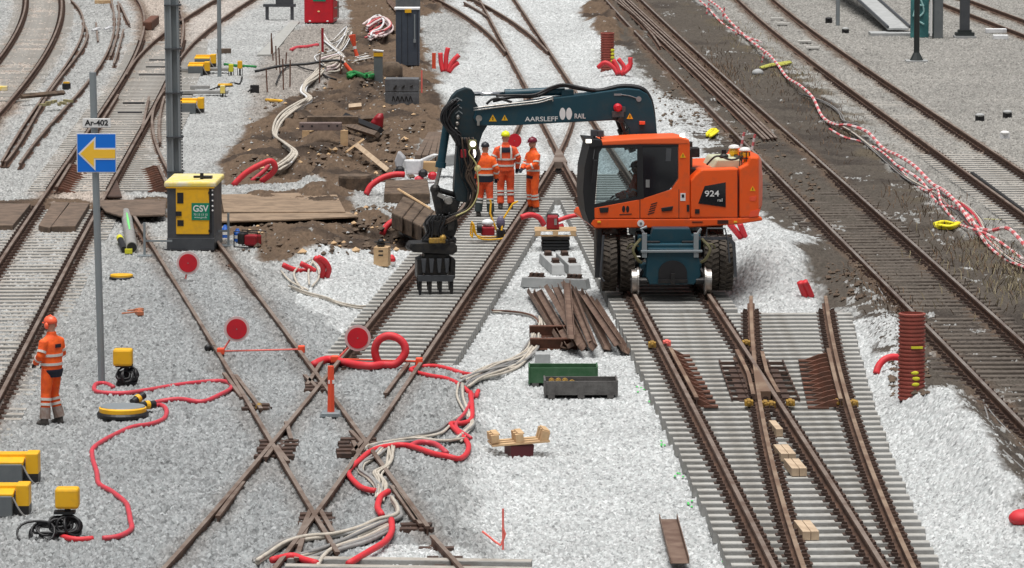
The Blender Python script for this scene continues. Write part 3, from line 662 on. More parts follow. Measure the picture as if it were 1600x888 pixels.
b = MB(); c0 = Uf(1134, 248, -.92); b.lathe([(.09, 0), (.09, .05), (.05, .08), (.05, .16)], (c0.x, -.7, c0.z)); b.box((c0.x+.3, -.6, c0.z-.02), (.08, .5, .1)); b.tube(spline([(c0.x-.4, -.95, c0.z-.12), (c0.x-.2, -1, c0.z+.06), (c0.x+.1, -1, c0.z-.02), (c0.x+.35, -1, c0.z+.05)]), .02); up(b, 'filler_fittings', M_blkm)
for k, (px, py) in enumerate(((1147, 236), (1164, 240))):
    c0 = Uf(px, py, -.3-.5*k); b = MB(); b.cyl((c0.x, -.3-.5*k, c0.z-.35), (c0.x, -.3-.5*k, c0.z), .03); b.lathe([(.06, -.12), (.10, -.06), (.10, .0), (.07, .05)], (c0.x, -.3-.5*k, c0.z), n=20)
    o = up(b, 'positioning_antenna', M_yel, smooth=False); b = MB(); b.lathe([(.11, .05), (.12, .07), (.10, .11), (.04, .13), (0, .13)], (c0.x, -.3-.5*k, c0.z)); b.build('antenna_dome', M_wht, o)
b = MB()
for px in (1156, 1159, 1166, 1171): c0 = Uf(px, 262, -1.0); b.tube([(c0.x, -1.0, c0.z), (c0.x, -1.0, c0.z+.32)], .012)
b.tube([(Uf(1156, 262, -1).x, -1.0, Uf(1156, 248, -1).z), (Uf(1171, 262, -1).x, -1.0, Uf(1171, 248, -1).z)], .012); up(b, 'handrail', M_blkm)
# boom and stick
YM = .12; bw = .24
b = MB(); b.xz(U2([(1028, 232), (1021, 185), (1016, 158), (1009, 146), (997, 139), (976, 137), (912, 146), (862, 152), (780, 165), (742, 171), (738, 184), (745, 195), (800, 195), (868, 191), (955, 187), (972, 189), (980, 200), (984, 232)], YM), YM-bw, YM+bw)
boom = up(b, 'boom', M_teal, bevel=.02)
yf = YM-bw
p = Uf(846, 186.5, yf); text('AARSLEFF', boom, 'lettering', M_wht, (p.x, yf-.006, p.z), .135, sx=1.17, bold=.001)
p = Uf(906, 182, yf); text('RAIL', boom, 'lettering', M_wht, (p.x, yf-.006, p.z), .145, sx=.8, bold=.001)
b = MB(); c0 = Uf(884, 178, yf)
for s in (-1, 1): b.prism([(c0.x+s*(.018+.05-.0+.062*math.cos(2*PI*k/20)+.0), c0.z+.125*math.sin(2*PI*k/20)*(1 if math.cos(2*PI*k/20) < .7 else .9)) for k in range(20)], lambda x, z: (x, yf-.008, z), lambda x, z: (x, yf-.001, z))
b.build('emblem', M_wht, boom)
tri(770, 185, 6, boom, yf); tri(788.5, 184.5, 5, boom, yf); tri(984, 182, 5, boom, yf)
p = Uf(748, 185, yf); b = MB(); b.lathe([(.065, -.02), (.065, .0), (.02, .0), (.02, .02)], (p.x, yf-.02, p.z), 'y'); b.box((p.x-.01, yf-.01, p.z-.1), (.05, .015, .1)); b.build('pivot_pin', M_stl, boom)
p = Uf(966, 169, yf-.1); b = MB(); b.lathe([(.05, -.1), (.09, -.04), (.09, .03), (.06, .05)], (p.x, yf-.03, p.z), 'y'); b.build('red_lamp', M_redb, boom); b = MB(); b.box((p.x, yf-.04, p.z-.13), (.24, .1, .12)); b.box((p.x+.12, yf-.04, p.z-.03), (.07, .08, .1)); b.build('lamp_bracket', M_dkgrey, boom)
p = Uf(1003, 192, yf); b = MB(); b.box((p.x, yf-.03, p.z), (.12, .06, .07)); b.build('marker_light', M_redor, boom, bevel=.01)
p = Uf(998, 155, yf); b = MB(); b.lathe([(.055, -.01), (.055, .01)], (p.x, yf-.006, p.z), 'y'); q1 = Uf(970, 148, yf); b.tube(spline([(p.x, yf-.01, p.z), ((p.x+q1.x)/2, yf-.012, (p.z+q1.z)/2+.02), (q1.x, yf-.012, q1.z)]), .008); b.box((q1.x-.06, yf-.006, q1.z), (.16, .01, .04)); b.build('grease_line', M_galv, boom)
# lift cylinders between deck and boom
for s in (-1, 1):
    a, c1 = Uf(985, 235, YM), Uf(966, 186, YM); b = MB(); b.cyl((a.x, YM+s*.34, a.z), (a.x*.35+c1.x*.65, YM+s*.34, a.z*.35+c1.z*.65), .075); b.cyl((a.x, YM+s*.34, a.z), (c1.x, YM+s*.34, c1.z), .04); b.cyl((c1.x, YM+s*.4, c1.z), (c1.x, YM+s*.2, c1.z), .06); up(b, 'lift_cylinder', M_blkm)
yq = YM
a, m1, e = Uf(739, 147, yq), Uf(790, 147, yq), Uf(882, 142, yq); b = MB(); b.cyl(m1, e, .088, n=20); b.cyl(m1-Vector((.02, 0, 0)), m1+Vector((.1, 0, 0)), .10, n=20); b.box(e+Vector((.05, 0, -.05)), (.25, .3, .14)); cy = up(b, 'stick_cylinder', M_teal); b = MB(); b.cyl(a, m1, .042); b.build('piston_rod', M_chr, cy, smooth=True)
def hose(pts, yl, r=.022, m=None, name='hydraulic_hose', dy=None):
    q = [Uf(x, y, yl if dy is None else yl+dy[i]) for i, (x, y) in enumerate(pts)]; b = MB(); b.tube(spline(q), r, 6); return up(b, name, m or M_blk, smooth=True)
hose([(1022, 200), (1018, 165), (1010, 145), (996, 137), (970, 135), (935, 142), (905, 139), (880, 134), (860, 140), (840, 150), (800, 152), (770, 158)], YM-.1, .035)
hose([(1024, 210), (1020, 168), (1012, 146), (998, 136), (970, 134), (935, 141), (905, 137), (880, 133), (850, 145)], YM+.05, .035)
hose([(930, 142), (905, 137), (880, 132), (860, 137), (835, 148), (800, 149), (775, 150)], YM-.2, .028)
hose([(760, 163), (768, 156), (778, 154), (790, 157), (800, 160)], YM-.2, .028)
for k in (0, 3.5): hose([(740, 169+k), (800, 162+k), (840, 157.5+k), (861, 152+k), (864, 155+k)], YM-bw-.03, .016, M_stl, 'steel_line')
# stick
b = MB(); b.xz(U2([(706, 150), (714, 142), (727, 137), (736, 139), (741, 147), (741, 158), (747, 168), (758, 188), (760, 196), (753, 207), (748, 222), (746, 245), (738, 285), (733, 306), (728, 316), (712, 313), (708, 295), (711, 250), (713, 226), (704, 211), (697, 203), (695, 185), (698, 165)], YM), YM-.17, YM+.17)
stick = up(b, 'stick', mat('oily_dark_teal', (.006, .028, .04), .4, 0, (.02, .03, .034), 7), bevel=.015)
ys = YM-.17
b = MB()
for (x, y, s) in ((714, 155, 8), (714, 167, 7.5), (717, 175.5, 5.5)):
    for sg in (-1, 1): P = U2([(x, y-3), (x, y-1), (x+sg*s, y+3.4), (x+sg*s, y+1.2)][::sg], ys); b.xz(P, ys-.008, ys-.001)
b.build('chevron_glint', M_galv, stick)  # pale strips painted in for highlights reflected by the stick plate
b = MB()
for (x, y) in ((694, 178), (715, 183), (714, 193), (712, 202)): p = Uf(x, y, ys); b.ball((p.x, ys-.04, p.z), (.045, .05, .05))
b.build('hose_coupling', M_stl, stick)
for k in range(16):
    x0 = 697+rng.uniform(-2, 10); r1 = rng.uniform(-4, 4)
    hose([(x0+12, 160+r1), (x0-1, 172+r1), (x0-5+rng.uniform(-2, 3), 188+r1), (x0+3, 203+r1), (x0+14, 212+r1*.4), (712+k*.7, 228)], ys-.06-.02*(k % 4), .02)
for k in range(20):
    dx = rng.uniform(-9, 4); w_ = rng.uniform(-6, 16)
    hose([(722+dx+k, 215), (724+dx+k*1.5, 245), (728+dx*.5+w_*.6, 275), (735+w_*.7, 300+rng.uniform(-4, 4)), (728+w_*.5, 325), (708+dx, 342+rng.uniform(-4, 4)), (690, 352)], ys-.07-.025*(k % 4), .017, [M_blk, M_blkm, M_blk, mat('brown_hose', (.07, .045, .03), .6)][k % 4])
hose([(745, 225), (736, 232), (733, 240), (740, 250), (745, 262), (747, 300), (735, 325), (712, 338)], ys-.16, .016, mat('pale_yellow_hose', (.55, .5, .22), .6))
b = MB(); c0 = Uf(738, 226, ys-.1); b.box((c0.x, ys-.12, c0.z), (.17, .12, .2)); b.build('lamp_housing', mat('olive_housing', (.16, .16, .07), .6), stick, bevel=.02)
b = MB(); b.ball((c0.x, ys-.2, c0.z+.02), (.06, .02, .06)); c1 = Uf(739, 239, ys); b.ball((c1.x, ys-.12, c1.z), (.05, .04, .1)); b.build('work_lamp', M_lamp, stick)
b = MB(); c1 = Uf(746, 263, ys-.1); b.lathe([(.03, -.05), (.07, -.03), (.07, .03), (.03, .05)], (c1.x, ys-.12, c1.z), 'y'); b.build('quick_coupling', M_yelp, stick)
b = MB(); c1 = Uf(728, 240, ys-.1); b.box((c1.x-.05, ys-.1, c1.z), (.12, .08, .18)); b.build('valve_block', M_redd, stick, bevel=.02)
# bucket cylinder + linkage
a, c1, c2, c3 = Uf(699, 190, YM), Uf(688, 262, YM), Uf(680, 296, YM), Uf(693, 345, YM)
b = MB(); b.cyl(a, c1, .085, n=18); b.cyl(c1+(a-c1)*.12, c1, .11, n=18); cy2 = up(b, 'bucket_cylinder', M_teal, smooth=False); b = MB(); b.cyl(c1, c2, .042); b.build('piston_rod', M_stl, cy2)
b = MB(); b.ball(c2, .11); b.tube([c2, c3], [.1, .13], 10); b.tube([c2+Vector((0, .1, 0)), Uf(712, 305, YM+.1)], .06, 8); b.box(Uf(704, 322, YM), (.3, .3, .35), ry=.3); up(b, 'linkage', M_blkm, bevel=.015)
b = MB(); p = Uf(700, 313, ys); b.lathe([(.07, -.06), (.09, 0), (.07, .05)], (p.x, ys-.1, p.z), 'y'); b.box((p.x-.12, ys-.08, p.z+.08), (.22, .05, .08), ry=.5); up(b, 'pipe_guard', M_stl)
# tiltrotator and grab
b = MB(); b.xz(U2([(676, 338), (712, 335), (714, 352), (708, 368), (668, 370), (662, 352)], YM), YM-.22, YM+.22); b.box(Uf(683, 356, YM-.25), (.28, .14, .3)); b.box(Uf(704, 352, YM-.25), (.14, .12, .22)); p = Uf(686, 378, YM); b.lathe([(.30, .12), (.36, .06), (.36, -.02), (.30, -.08)], p, n=28); tr = up(b, 'tiltrotator', M_blkm, bevel=.01)
b = MB(); b.box(Uf(683, 376, YM-.34), (.34, .1, .11)); b.ball(Uf(692, 372, YM-.36), .07); b.build('gear_housing', M_brass, tr, bevel=.02)
for k in range(7): hose([(672+k*5, 335+rng.uniform(-4, 4)), (664+k*6, 348), (668+k*4, 362), (660+k*7, 374)], YM-.3-.03*(k % 3), .02, name='hydraulic_hose')
b = MB(); b.xz(U2([(640, 378), (706, 376), (712, 382), (712, 391), (705, 396), (644, 392), (636, 386)], YM), YM-.3, YM+.3); b.ball(Uf(644, 385, YM), (.14, .3, .09)); b.xz(U2([(662, 395), (700, 395), (702, 415), (696, 430), (662, 430), (658, 415)], YM), YM-.22, YM+.22); b.xz(U2([(650, 404), (660, 400), (659, 434), (650, 434)], YM), YM-.25, YM+.25); b.xz(U2([(702, 400), (710, 404), (709, 434), (701, 434)], YM), YM-.25, YM+.25); grab = up(b, 'sleeper_grab', M_blkm, bevel=.02)
b = MB(); b.xz(U2([(651, 428), (708, 428), (705, 438), (651, 438)], YM), YM-.28, YM-.2)
for x in (660, 672, 684, 696): b.xz(U2([(x-4, 402), (x+4, 402), (x+2, 424), (x-2, 424)], YM), YM-.31, YM-.25)
b.build('cross_plate', M_dkgrey, grab, bevel=.01)
for x in (654.5, 670, 686, 703.5):
    b = MB(); b.xz(U2([(x-3.2, 430), (x+3.2, 430), (x+2.6, 452), (x+.8, 462), (x-1, 462), (x-2.6, 452)], YM), YM-.25, YM-.18); b.xz(U2([(x-3, 430), (x+3, 430), (x+1, 455), (x-1, 455)], YM), YM+.12, YM+.2); b.build('tine', M_blkm, grab)
# undercarriage
b = MB(); b.xz(V2([(1012, 388), (1091, 388), (1095, 432), (1085, 445), (1015, 445), (1009, 432)], -2.0), -2.0, -1.75)
ufr = un(b, 'undercarriage', M_teal, bevel=.02)
b = MB(); b.box((0, .1, .75), (1.0, 4.0, .5)); b.box((0, -.9, .95), (1.3, .8, .35)); b.cyl((0, 0, 1.0), (0, 0, 1.3), .75, n=32); b.box((0, -1.6, .45), (1.25, .5, .3)); un(b, 'chassis', M_teal, bevel=.03)
b = MB(); P = []; c0 = Vf(1051, 443, -2.01)
for k in range(13): a = PI*k/12; P.append((c0.x+.29*math.cos(a), c0.z+.22+.25*math.sin(a)))
b.xz([(c0.x-.29, c0.z)]+P[::-1]+[(c0.x+.29, c0.z)], -2.03, -1.99); b.build('coupling_opening', M_blk, ufr)
b = MB(); b.box((c0.x, -2.06, c0.z+.1), (.08, .14, .22)); b.box((c0.x, -2.05, c0.z+.05), (.6, .1, .06)); b.build('coupling_hook', M_blkm, ufr)
b = MB(); b.xz(V2([(1020, 357), (1078, 357), (1084, 380), (1016, 380)], -1.7), -1.7, -1.3); un(b, 'step_box', M_teal, bevel=.02)
b = MB(); b.box((-.55, -1.98, .98), (.1, .1, .5)); b.box((.5, -1.98, .98), (.1, .1, .5)); b.box((0, -2.02, .86), (1.25, .06, .05)); b.tube([(-.55, -2, 1.2), (-.62, -2, 1.32), (-.5, -2, 1.36)], .03); b.tube([(.52, -2, 1.2), (.6, -2, 1.32)], .03); un(b, 'support_bracket', M_galv, bevel=.008)
for s in (-1, 1):
    b = MB(); b.box((s*.37, -1.78, .98), (.3, .1, .13)); t_ = un(b, 'tail_light', M_blk, bevel=.01); b = MB(); b.box((s*.37, -1.835, .96), (.24, .02, .05)); b.build('lens', M_redb, t_)
    b = MB(); b.tube(spline([(s*.62, -1.9, 1.1), (s*.78, -2.0, .9), (s*.7, -2.0, .7), (s*.6, -1.95, .62)]), .03, 6); b.tube(spline([(s*.66, -1.9, .95), (s*.82, -1.98, 1.0), (s*.9, -1.9, .9)]), .02, 6); un(b, 'bracket_hose', mat('olive_hose', (.12, .11, .05), .6))
for yl in (-2.05, 1.9):
    for s in (-1, 1):
        b = MB(); b.lathe([(.1, -.06), (.24, -.055), (.24, .05), (.29, .055), (.29, .085), (.1, .09)] if s < 0 else [(.1, -.09), (.29, -.085), (.29, -.055), (.24, -.05), (.24, .055), (.1, .06)], (s*.755, yl+.1, .245), 'x', 32); rw = un(b, 'rail_wheel', M_stl, smooth=False)
        b = MB(); b.tube([(s*.755, yl+.1, .245), (s*.55, yl+.3, .5), (s*.5, yl+.5, .6)], .07, 8); b.cyl((s*.83, yl+.1, .245), (s*.5, yl+.1, .245), .07); un(b, 'guide_arm', M_blkm)
def tyre(x, y, r=.555, w_=.30):
    b = MB(); n = 40
    prof = [(r*.58, -w_*.46), (r*.86, -w_*.5), (r*.97, -w_*.46), (r, -w_*.36), (r, w_*.36), (r*.97, w_*.46), (r*.86, w_*.5), (r*.58, w_*.46)]
    b.lathe(prof, (x, y, 0), 'x', n)
    for k in range(30):
        a = 2*PI*k/30
        for s in (-1, 1):
            R = Matrix.Rotation(a+s*.05, 3, 'X'); vs = []
            for rr in (r*.96, r+.022):
                for xx, tt_ in ((s*.01, -.022), (s*w_*.47, -.022+.05), (s*w_*.47, .022+.05), (s*.01, .022)): vs.append(Vector((x, y, 0))+R @ Vector((xx, tt_, rr)))
            b.add(vs, [(3, 2, 1, 0), (4, 5, 6, 7), (0, 1, 5, 4), (1, 2, 6, 5), (2, 3, 7, 6), (3, 0, 4, 7)])
    return b
for yl in (-1.05, 1.35):
    for xx in (-1.22, -.86, .86, 1.16):
        b = tyre(xx, 0); o = un(b, 'tyre', M_tyre); o.location = Matrix.Rotation(ER, 3, 'Z') @ Vector((0, yl, .52))
        b = MB(); b.lathe([(.30, -.1), (.33, -.08), (.33, .08), (.30, .1), (.12, .04), (.12, -.04)], (xx, 0, 0), 'x'); b.build('rim', M_blkm, o)
    b = MB(); b.cyl((-.9, 0, 0), (.9, 0, 0), .12); o = un(b, 'axle', M_blkm); o.location = Matrix.Rotation(ER, 3, 'Z') @ Vector((0, yl, .52))
b = MB(); P = [( .55, 1.12), (1.2, 1.12), (1.32, 1.0), (1.36, .3), (1.30, .3), (1.26, .95), (1.16, 1.06), (.55, 1.06)]
b.prism(P, lambda x, z: (x, -1.75, z), lambda x, z: (x, -1.68, z)); b.tube([(.72, -1.8, 1.12), (.74, -1.8, 1.3), (1.1, -1.8, 1.3), (1.16, -1.8, 1.05), (1.2, -1.8, .6)], .018); un(b, 'mudguard', M_dkgrey)
b = MB(); b.tube([(-1.36, -1.6, 1.15), (-1.42, -1.6, .3), (-1.35, -1.6, .2)], .025); b.prism([(-1.5, .2), (-1.38, .2), (-1.36, 1.2), (-1.44, 1.2)], lambda x, z: (x, -.9, z), lambda x, z: (x, -.85, z)); un(b, 'side_step', M_dkgrey)

# ================= people =================
def person(label, loc, rz, H=1.78, helmet=M_helo, jacket=M_hiv, trousers=M_hiv, low=None, gap=.0, legs=None, armL=None, armR=None, hem=None, yoke=None, lean=0, sit=False, headyaw=0, muffs=False, brace=False, group='track workers in orange'):
    """front is -Y locally; arms given as (elbow, hand) points"""
    k = H/1.78; t = thing('person', label, 'person', loc, rz, group); t.scale = (k, k, k)
    legs = legs or [((.10, .0, .92), (.115, -.03, .50), (.12, .02, .10)), ((-.10, 0, .92), (-.115, -.03, .50), (-.12, .02, .10))]
    armL = armL or ((.29, .03, 1.18), (.26, -.10, .93)); armR = armR or ((-.29, .03, 1.18), (-.26, -.10, .93))
    sh = 1.46
    hc = Vector((0, -.02+lean, 1.665))
    Rh = Matrix.Rotation(headyaw, 3, 'Z')
    b = MB(); b.ball(hc, (.076, .095, .118), 16, 12); b.tube([(0, .01+lean*.8, 1.44), hc-Vector((0, -.02, .05))], [.062, .056], 12)
    b.ball(hc+Rh @ Vector((0, -.097, -.012)), (.014, .02, .024)); b.ball(hc+Rh @ Vector((0, -.075, -.055)), (.032, .02, .012))
    for s in (-1, 1): b.ball(hc+Rh @ Vector((s*.078, 0, -.01)), (.014, .022, .032))
    b.tube([(0, 0, .95), (0, lean*.4, 1.2), (0, lean*.8, 1.44)], [.10, .11, .1], 12)
    for lg in legs: b.tube([lg[0], lg[1], lg[2]], [.07, .05, .04], 10)
    for s, (e, h) in ((1, armL), (-1, armR)):
        S = Vector((s*.19, lean*.8, sh-.04)); e, h = Vector(e), Vector(h); b.tube([(0, lean*.8, sh-.06), S, e, h], [.06, .05, .04, .032], 10)
    bo = b.build('body', M_skin, t, remesh=.014)
    for s, (e, h) in ((1, armL), (-1, armR)):
        e, h = Vector(e), Vector(h); d = (h-e).normalized(); sd_ = d.cross(Vector((0, 0, 1)));  sd_ = sd_.normalized() if sd_.length > .05 else Vector((1, 0, 0)); g = MB()
        pd = d.cross(sd_); g.loft([(h-d*.02, .034, .026, None), (h+d*.03, .042, .028, None), (h+d*.08, .040, .024, None)])
        for q, (ofs, ln) in enumerate(((-.03, .062), (-.01, .072), (.01, .068), (.03, .052))):
            a = h+d*.075+sd_*ofs; g.tube([a, a+d*ln*.55+pd*.012, a+d*ln*.9+pd*.035], [.011, .010, .008], 6)
        a = h+d*.02+sd_*.035; g.tube([a, a+d*.03+sd_*.025, a+d*.06+sd_*.025+pd*.015], [.013, .012, .010], 6)
        g.build('glove', M_navy, t)
    # trousers
    b = MB(); b.loft([((0, 0, .80), .15, .11, None), ((0, 0, .90), .175, .125, None), ((0, lean*.1, 1.02), .165, .12, None)])
    for lg in legs:
        a, kn, an = [Vector(v) for v in lg]; b.tube([a+Vector((0, 0, .02)), a.lerp(kn, .5), kn, kn.lerp(an, .5), an+Vector((0, 0, .02))], [.112, .105, .088, .084, .088], 12)
    b.build('trousers', trousers, t, remesh=.016)
    for lg in legs:
        a, kn, an = [Vector(v) for v in lg]
        if low:
            g = MB(); g.tube([kn.lerp(an, .25 if low is not M_gait else .55), kn.lerp(an, .7), an+Vector((0, 0, .0))], [.092, .094, .096], 12); g.build('trouser_leg_lower', low, t)
        for f in (.22, .42):
            c_ = kn.lerp(an, f); dd = (an-kn).normalized(); g = MB(); g.tube([c_-dd*.022, c_+dd*.022], .099, 14); g.build('reflective_band', M_refl, t)
        g = MB(); g.loft([(an+Vector((0, 0, .06)), .055, .06, None), (an+Vector((0, -.01, -.02)), .058, .075, None), (an+Vector((0, -.05, -.06)), .056, .13, None), (an+Vector((0, -.055, -.10)), .056, .14, None)]); g.build('boot', M_boot, t, smooth=True)
    # jacket
    zl = hem or .88
    b = MB(); L = lambda z: lean*(z-.9)/.55
    b.loft([((0, L(zl), zl), .195, .15, None), ((0, L(1.0), 1.02), .20, .155, None), ((0, L(1.2), 1.2), .205, .15, None), ((0, L(1.36), 1.36), .215, .14, None), ((0, L(1.45), 1.45), .17, .11, None), ((0, L(1.5), 1.51), .085, .085, None), ((0, L(1.55), 1.56), .08, .085, None)])
    for s, (e, h) in ((1, armL), (-1, armR)):
        S = Vector((s*.18, L(sh), sh-.06)); e, h = Vector(e), Vector(h); b.tube([S-Vector((s*.05, 0, 0)), S+Vector((s*.02, 0, -.02)), S.lerp(e, .5), e, e.lerp(h, .55), h], [.08, .085, .076, .07, .062, .055], 12)
    b.build('jacket', jacket, t, remesh=.015)
    for z in (1.02, 1.17):
        g = MB(); g.loft([((0, L(z), z-.022), .212, .163, None), ((0, L(z), z+.022), .212, .162, None)]); g.build('reflective_band', M_refl, t)
    for s, (e, h) in ((1, armL), (-1, armR)):
        S = Vector((s*.18, L(sh), sh-.06)); e, h = Vector(e), Vector(h)
        for A, B, f in ((S, e, .72), (e, h, .4)):
            c_ = A.lerp(B, f); dd = (B-A).normalized(); g = MB(); g.tube([c_-dd*.02, c_+dd*.02], .082 if A is S else .074, 12); g.build('reflective_band', M_refl, t)
    if brace:
        for s in (-1, 1): g = MB(); g.tube([(s*.12, .158, 1.17), (s*.125, .155, 1.3), (s*.12, .12, 1.43), (s*.1, .02, 1.475)], .022, 8); g.build('reflective_brace', M_refl, t)
    if yoke: g = MB(); g.loft([((0, 0, 1.33), .195, .155, None), ((0, 0, 1.40), .20, .147, None), ((0, 0, 1.45), .172, .122, None)]); g.build('dark_yoke', yoke, t)
    if hem == 'x': pass
    # helmet
    b = MB(); b.loft([(hc+Vector((0, 0, .035)), .106, .125, None), (hc+Vector((0, 0, .075)), .106, .123, None), (hc+Vector((0, 0, .115)), .092, .108, None), (hc+Vector((0, 0, .145)), .065, .078, None), (hc+Vector((0, 0, .16)), .02, .03, None)])
    b.loft([(hc+Rh @ Vector((0, -.10, .03)), .085, .06, None), (hc+Rh @ Vector((0, -.10, .045)), .08, .055, None)]); b.tube([hc+Vector((0, -.09, .13)), hc+Vector((0, 0, .17)), hc+Vector((0, .09, .13))], .012, 6); ho = b.build('helmet', helmet, t, smooth=True)
    if muffs:
        for s in (-1, 1): g = MB(); g.ball(hc+Rh @ Vector((s*.1, 0, 0)), (.03, .045, .055)); g.build('ear_defender', M_helo, t, smooth=True)
    g = MB(); g.tube([hc+Vector((.07, .02, .03)), hc+Vector((.06, -.04, -.09)), hc+Vector((0, -.07, -.125)), hc+Vector((-.06, -.04, -.09)), hc+Vector((-.07, .02, .03))], .006, 5); g.build('chin_strap', M_blk, t)
    return t
g0 = at(82, 662)
w1 = person('worker with orange helmet and ear defenders beside the left rail, looking left', g0, math.radians(-128), 1.77, M_helo, M_hiv, M_hiv, M_gait,
       legs=[((.10, 0, .92), (.13, -.02, .52), (.18, .0, .10)), ((-.09, 0, .92), (-.10, -.06, .50), (-.13, .04, .10))],
       armL=((.27, .0, 1.18), (.14, -.24, 1.02)), armR=((-.27, .0, 1.18), (-.12, -.25, 1.0)), muffs=True)
b = MB(); b.loft([((.0, .03, .80), .155, .13, None), ((0, .03, .90), .20, .14, None), ((0, .03, .93), .2, .14, None)]); b.build('tool_pouch', M_navy, w1)
b = MB(); b.box((0, .15, 1.33), (.13, .012, .06)); b.build('back_print', M_navy, w1)
def onp(px, py): p = on_z(px, py, .21); return p
w2 = person('worker in black helmet and orange jacket with navy hem beside the excavator stick', onp(758, 337), math.radians(170), 1.72, M_held, M_hiv, M_hiv2, mat('dark_trouser_leg', (.035, .05, .05), .85), legs=[((.10, 0, .92), (.13, -.03, .50), (.17, .02, .10)), ((-.09, 0, .92), (-.12, .02, .50), (-.15, .04, .10))])
b = MB(); b.loft([((0, 0, .84), .205, .155, None), ((0, 0, 1.0), .21, .162, None)]); b.build('jacket_hem', M_navy, w2)
w3 = person('worker in yellow helmet and orange suit with grey braces, seen from behind between two colleagues', onp(790, 326), math.radians(184), 1.84, M_hely, M_hiv2, M_hiv2, None, yoke=M_navy, brace=True,
       armL=((.30, .04, 1.18), (.30, -.06, .90)), armR=((-.30, .04, 1.2), (-.28, -.08, .95)))
w4 = person('worker in dark red helmet and clean orange suit on the right of the trio', onp(833, 331), math.radians(-60), 1.76, M_helr, M_hiv, M_hiv, None,
       armL=((.25, -.06, 1.18), (.10, -.26, 1.08)), armR=((-.25, -.06, 1.18), (-.10, -.26, 1.05)), hem=.9)
b = MB(); b.loft([((0, 0, .82), .20, .155, None), ((0, 0, .885), .205, .158, None)]); b.build('jacket_hem', M_navy, w4)
b = MB(); b.tube([(-.13, .01, .46), (-.13, .03, .2)], .09, 12); b.build('dark_knee_panel', M_navy, w4)
p = EC + Matrix.Rotation(UT, 3, 'Z') @ Vector((-.70, -.8, .80))
op = person('operator in orange jacket seated behind the cab window', p, math.radians(-90)+UT, 1.75, M_held, M_hiv, M_navy, legs=[((.1, 0, .86), (.13, -.45, .86), (.13, -.5, .42)), ((-.1, 0, .86), (-.13, -.45, .86), (-.13, -.5, .42))],
       armL=((.27, -.12, 1.15), (.2, -.42, 1.08)), armR=((-.27, -.12, 1.15), (-.2, -.42, 1.08)), hem=.84)
# ================= turnout details (parts of the tracks) =================
def local_part(mb, name, m, parent, **k): return mb.build(name, m, parent, **k)
def check(f, d, y0, y1, parent, m=None, z=RT):     # short guard rail beside a running rail
    return add_rail(off(f, d), y0, y1, parent, m, z, name='check_rail')
yc0, yc1 = yof(624), yof(545)
fHr, fHl, fGl, fGr = off(fH, GH), off(fH, -GH), off(fG, -GH), off(fG, GH)
cr = check(fH, GH-.12, yc0, yc1, tG, M_topn, RT+.012)
b = MB(); n = 11
for k in range(n):
    y = yc0+(yc1-yc0)*(k+.2)/n; x = fHr(y)-.12
    b = MB(); b.prism([(x-.02, .33), (x-.02, .24), (x-.5, .205), (x-.5, .225), (x-.2, .34), (x-.06, .37)], lambda u, v: (u, y-.03, v), lambda u, v: (u, y+.03, v))
    b.box((x-.38, y, .225), (.36, .2, .03)); local_part(b, 'check_rail_chair', M_rust, tG)
yc0b, yc1b = yof(622), yof(544)
cr = check(fG, -GH+.13, yc0b, yc1b, tG, M_topn, RT+.012)
b = MB()
for k in range(n+1):
    y = yc0b+(yc1b-yc0b)*(k+.2)/n; x = fGl(y)+.13
    b = MB(); b.prism([(x+.02, .33), (x+.02, .22), (x+.3, .205), (x+.3, .225), (x+.06, .35)], lambda u, v: (u, y-.03, v), lambda u, v: (u, y+.03, v)); b.box((x+.25, y, .225), (.25, .2, .03)); local_part(b, 'check_rail_chair', M_rust, tG)
# frog of the right turnout: wing rails and ladder-like chairs
for d, a0, a1 in ((-.17, 545, 615), (.17, 548, 612)):
    fw = (lambda y, d=d: (fGr(y)+fHl(y))/2+d*(1+.35*abs(y-yof(580))/3)); add_rail(fw, yof(a1), yof(a0), tG, M_topn, RT-.008, name='wing_rail')
b = MB()
for k in range(8):
    y = yof(610)+(yof(555)-yof(610))*k/7; x = (fGr(y)+fHl(y))/2
    for s in (-1, 1):
        b.box((x+s*.42, y, .235), (.34, .09, .05)); b.box((x+s*.58, y, .25), (.03, .42, .05)); b.box((x+s*.3, y, .25), (.03, .42, .06))
b.box(((fGr(yof(585))+fHl(yof(585)))/2, yof(585), .215), (.9, 4.5, .02)); local_part(b, 'crossing_chair', M_clip, tG)
b = MB(); yy0 = yof(600); b.prism([((fGr(yy0)+fHl(yy0))/2-.09, yof(612)), ((fGr(yy0)+fHl(yy0))/2+.09, yof(612)), ((fGr(yof(575))+fHl(yof(575)))/2+.015, yof(574)), ((fGr(yof(575))+fHl(yof(575)))/2-.015, yof(574))][::1], lambda u, v: (u, v, .25), lambda u, v: (u, v, RT+.004)); local_part(b, 'crossing_nose', M_topn, tG)
for px, py in ((1019, 537), (1042, 535), (1166, 535), (1170, 628), (1196, 630), (1205, 631), (1235, 628), (1309, 628), (1334, 629)):
    p = on_z(px, py, .31); b = MB(); b.box((p.x, p.y, .29), (.15, .2, .1)); b.box((p.x, p.y, .33), (.07, .24, .05)); b.cyl((p.x, p.y-.14, .3), (p.x, p.y+.14, .3), .03); b.build('joint_clamp', M_brass if px != 1042 else M_pink, tG, bevel=.012)
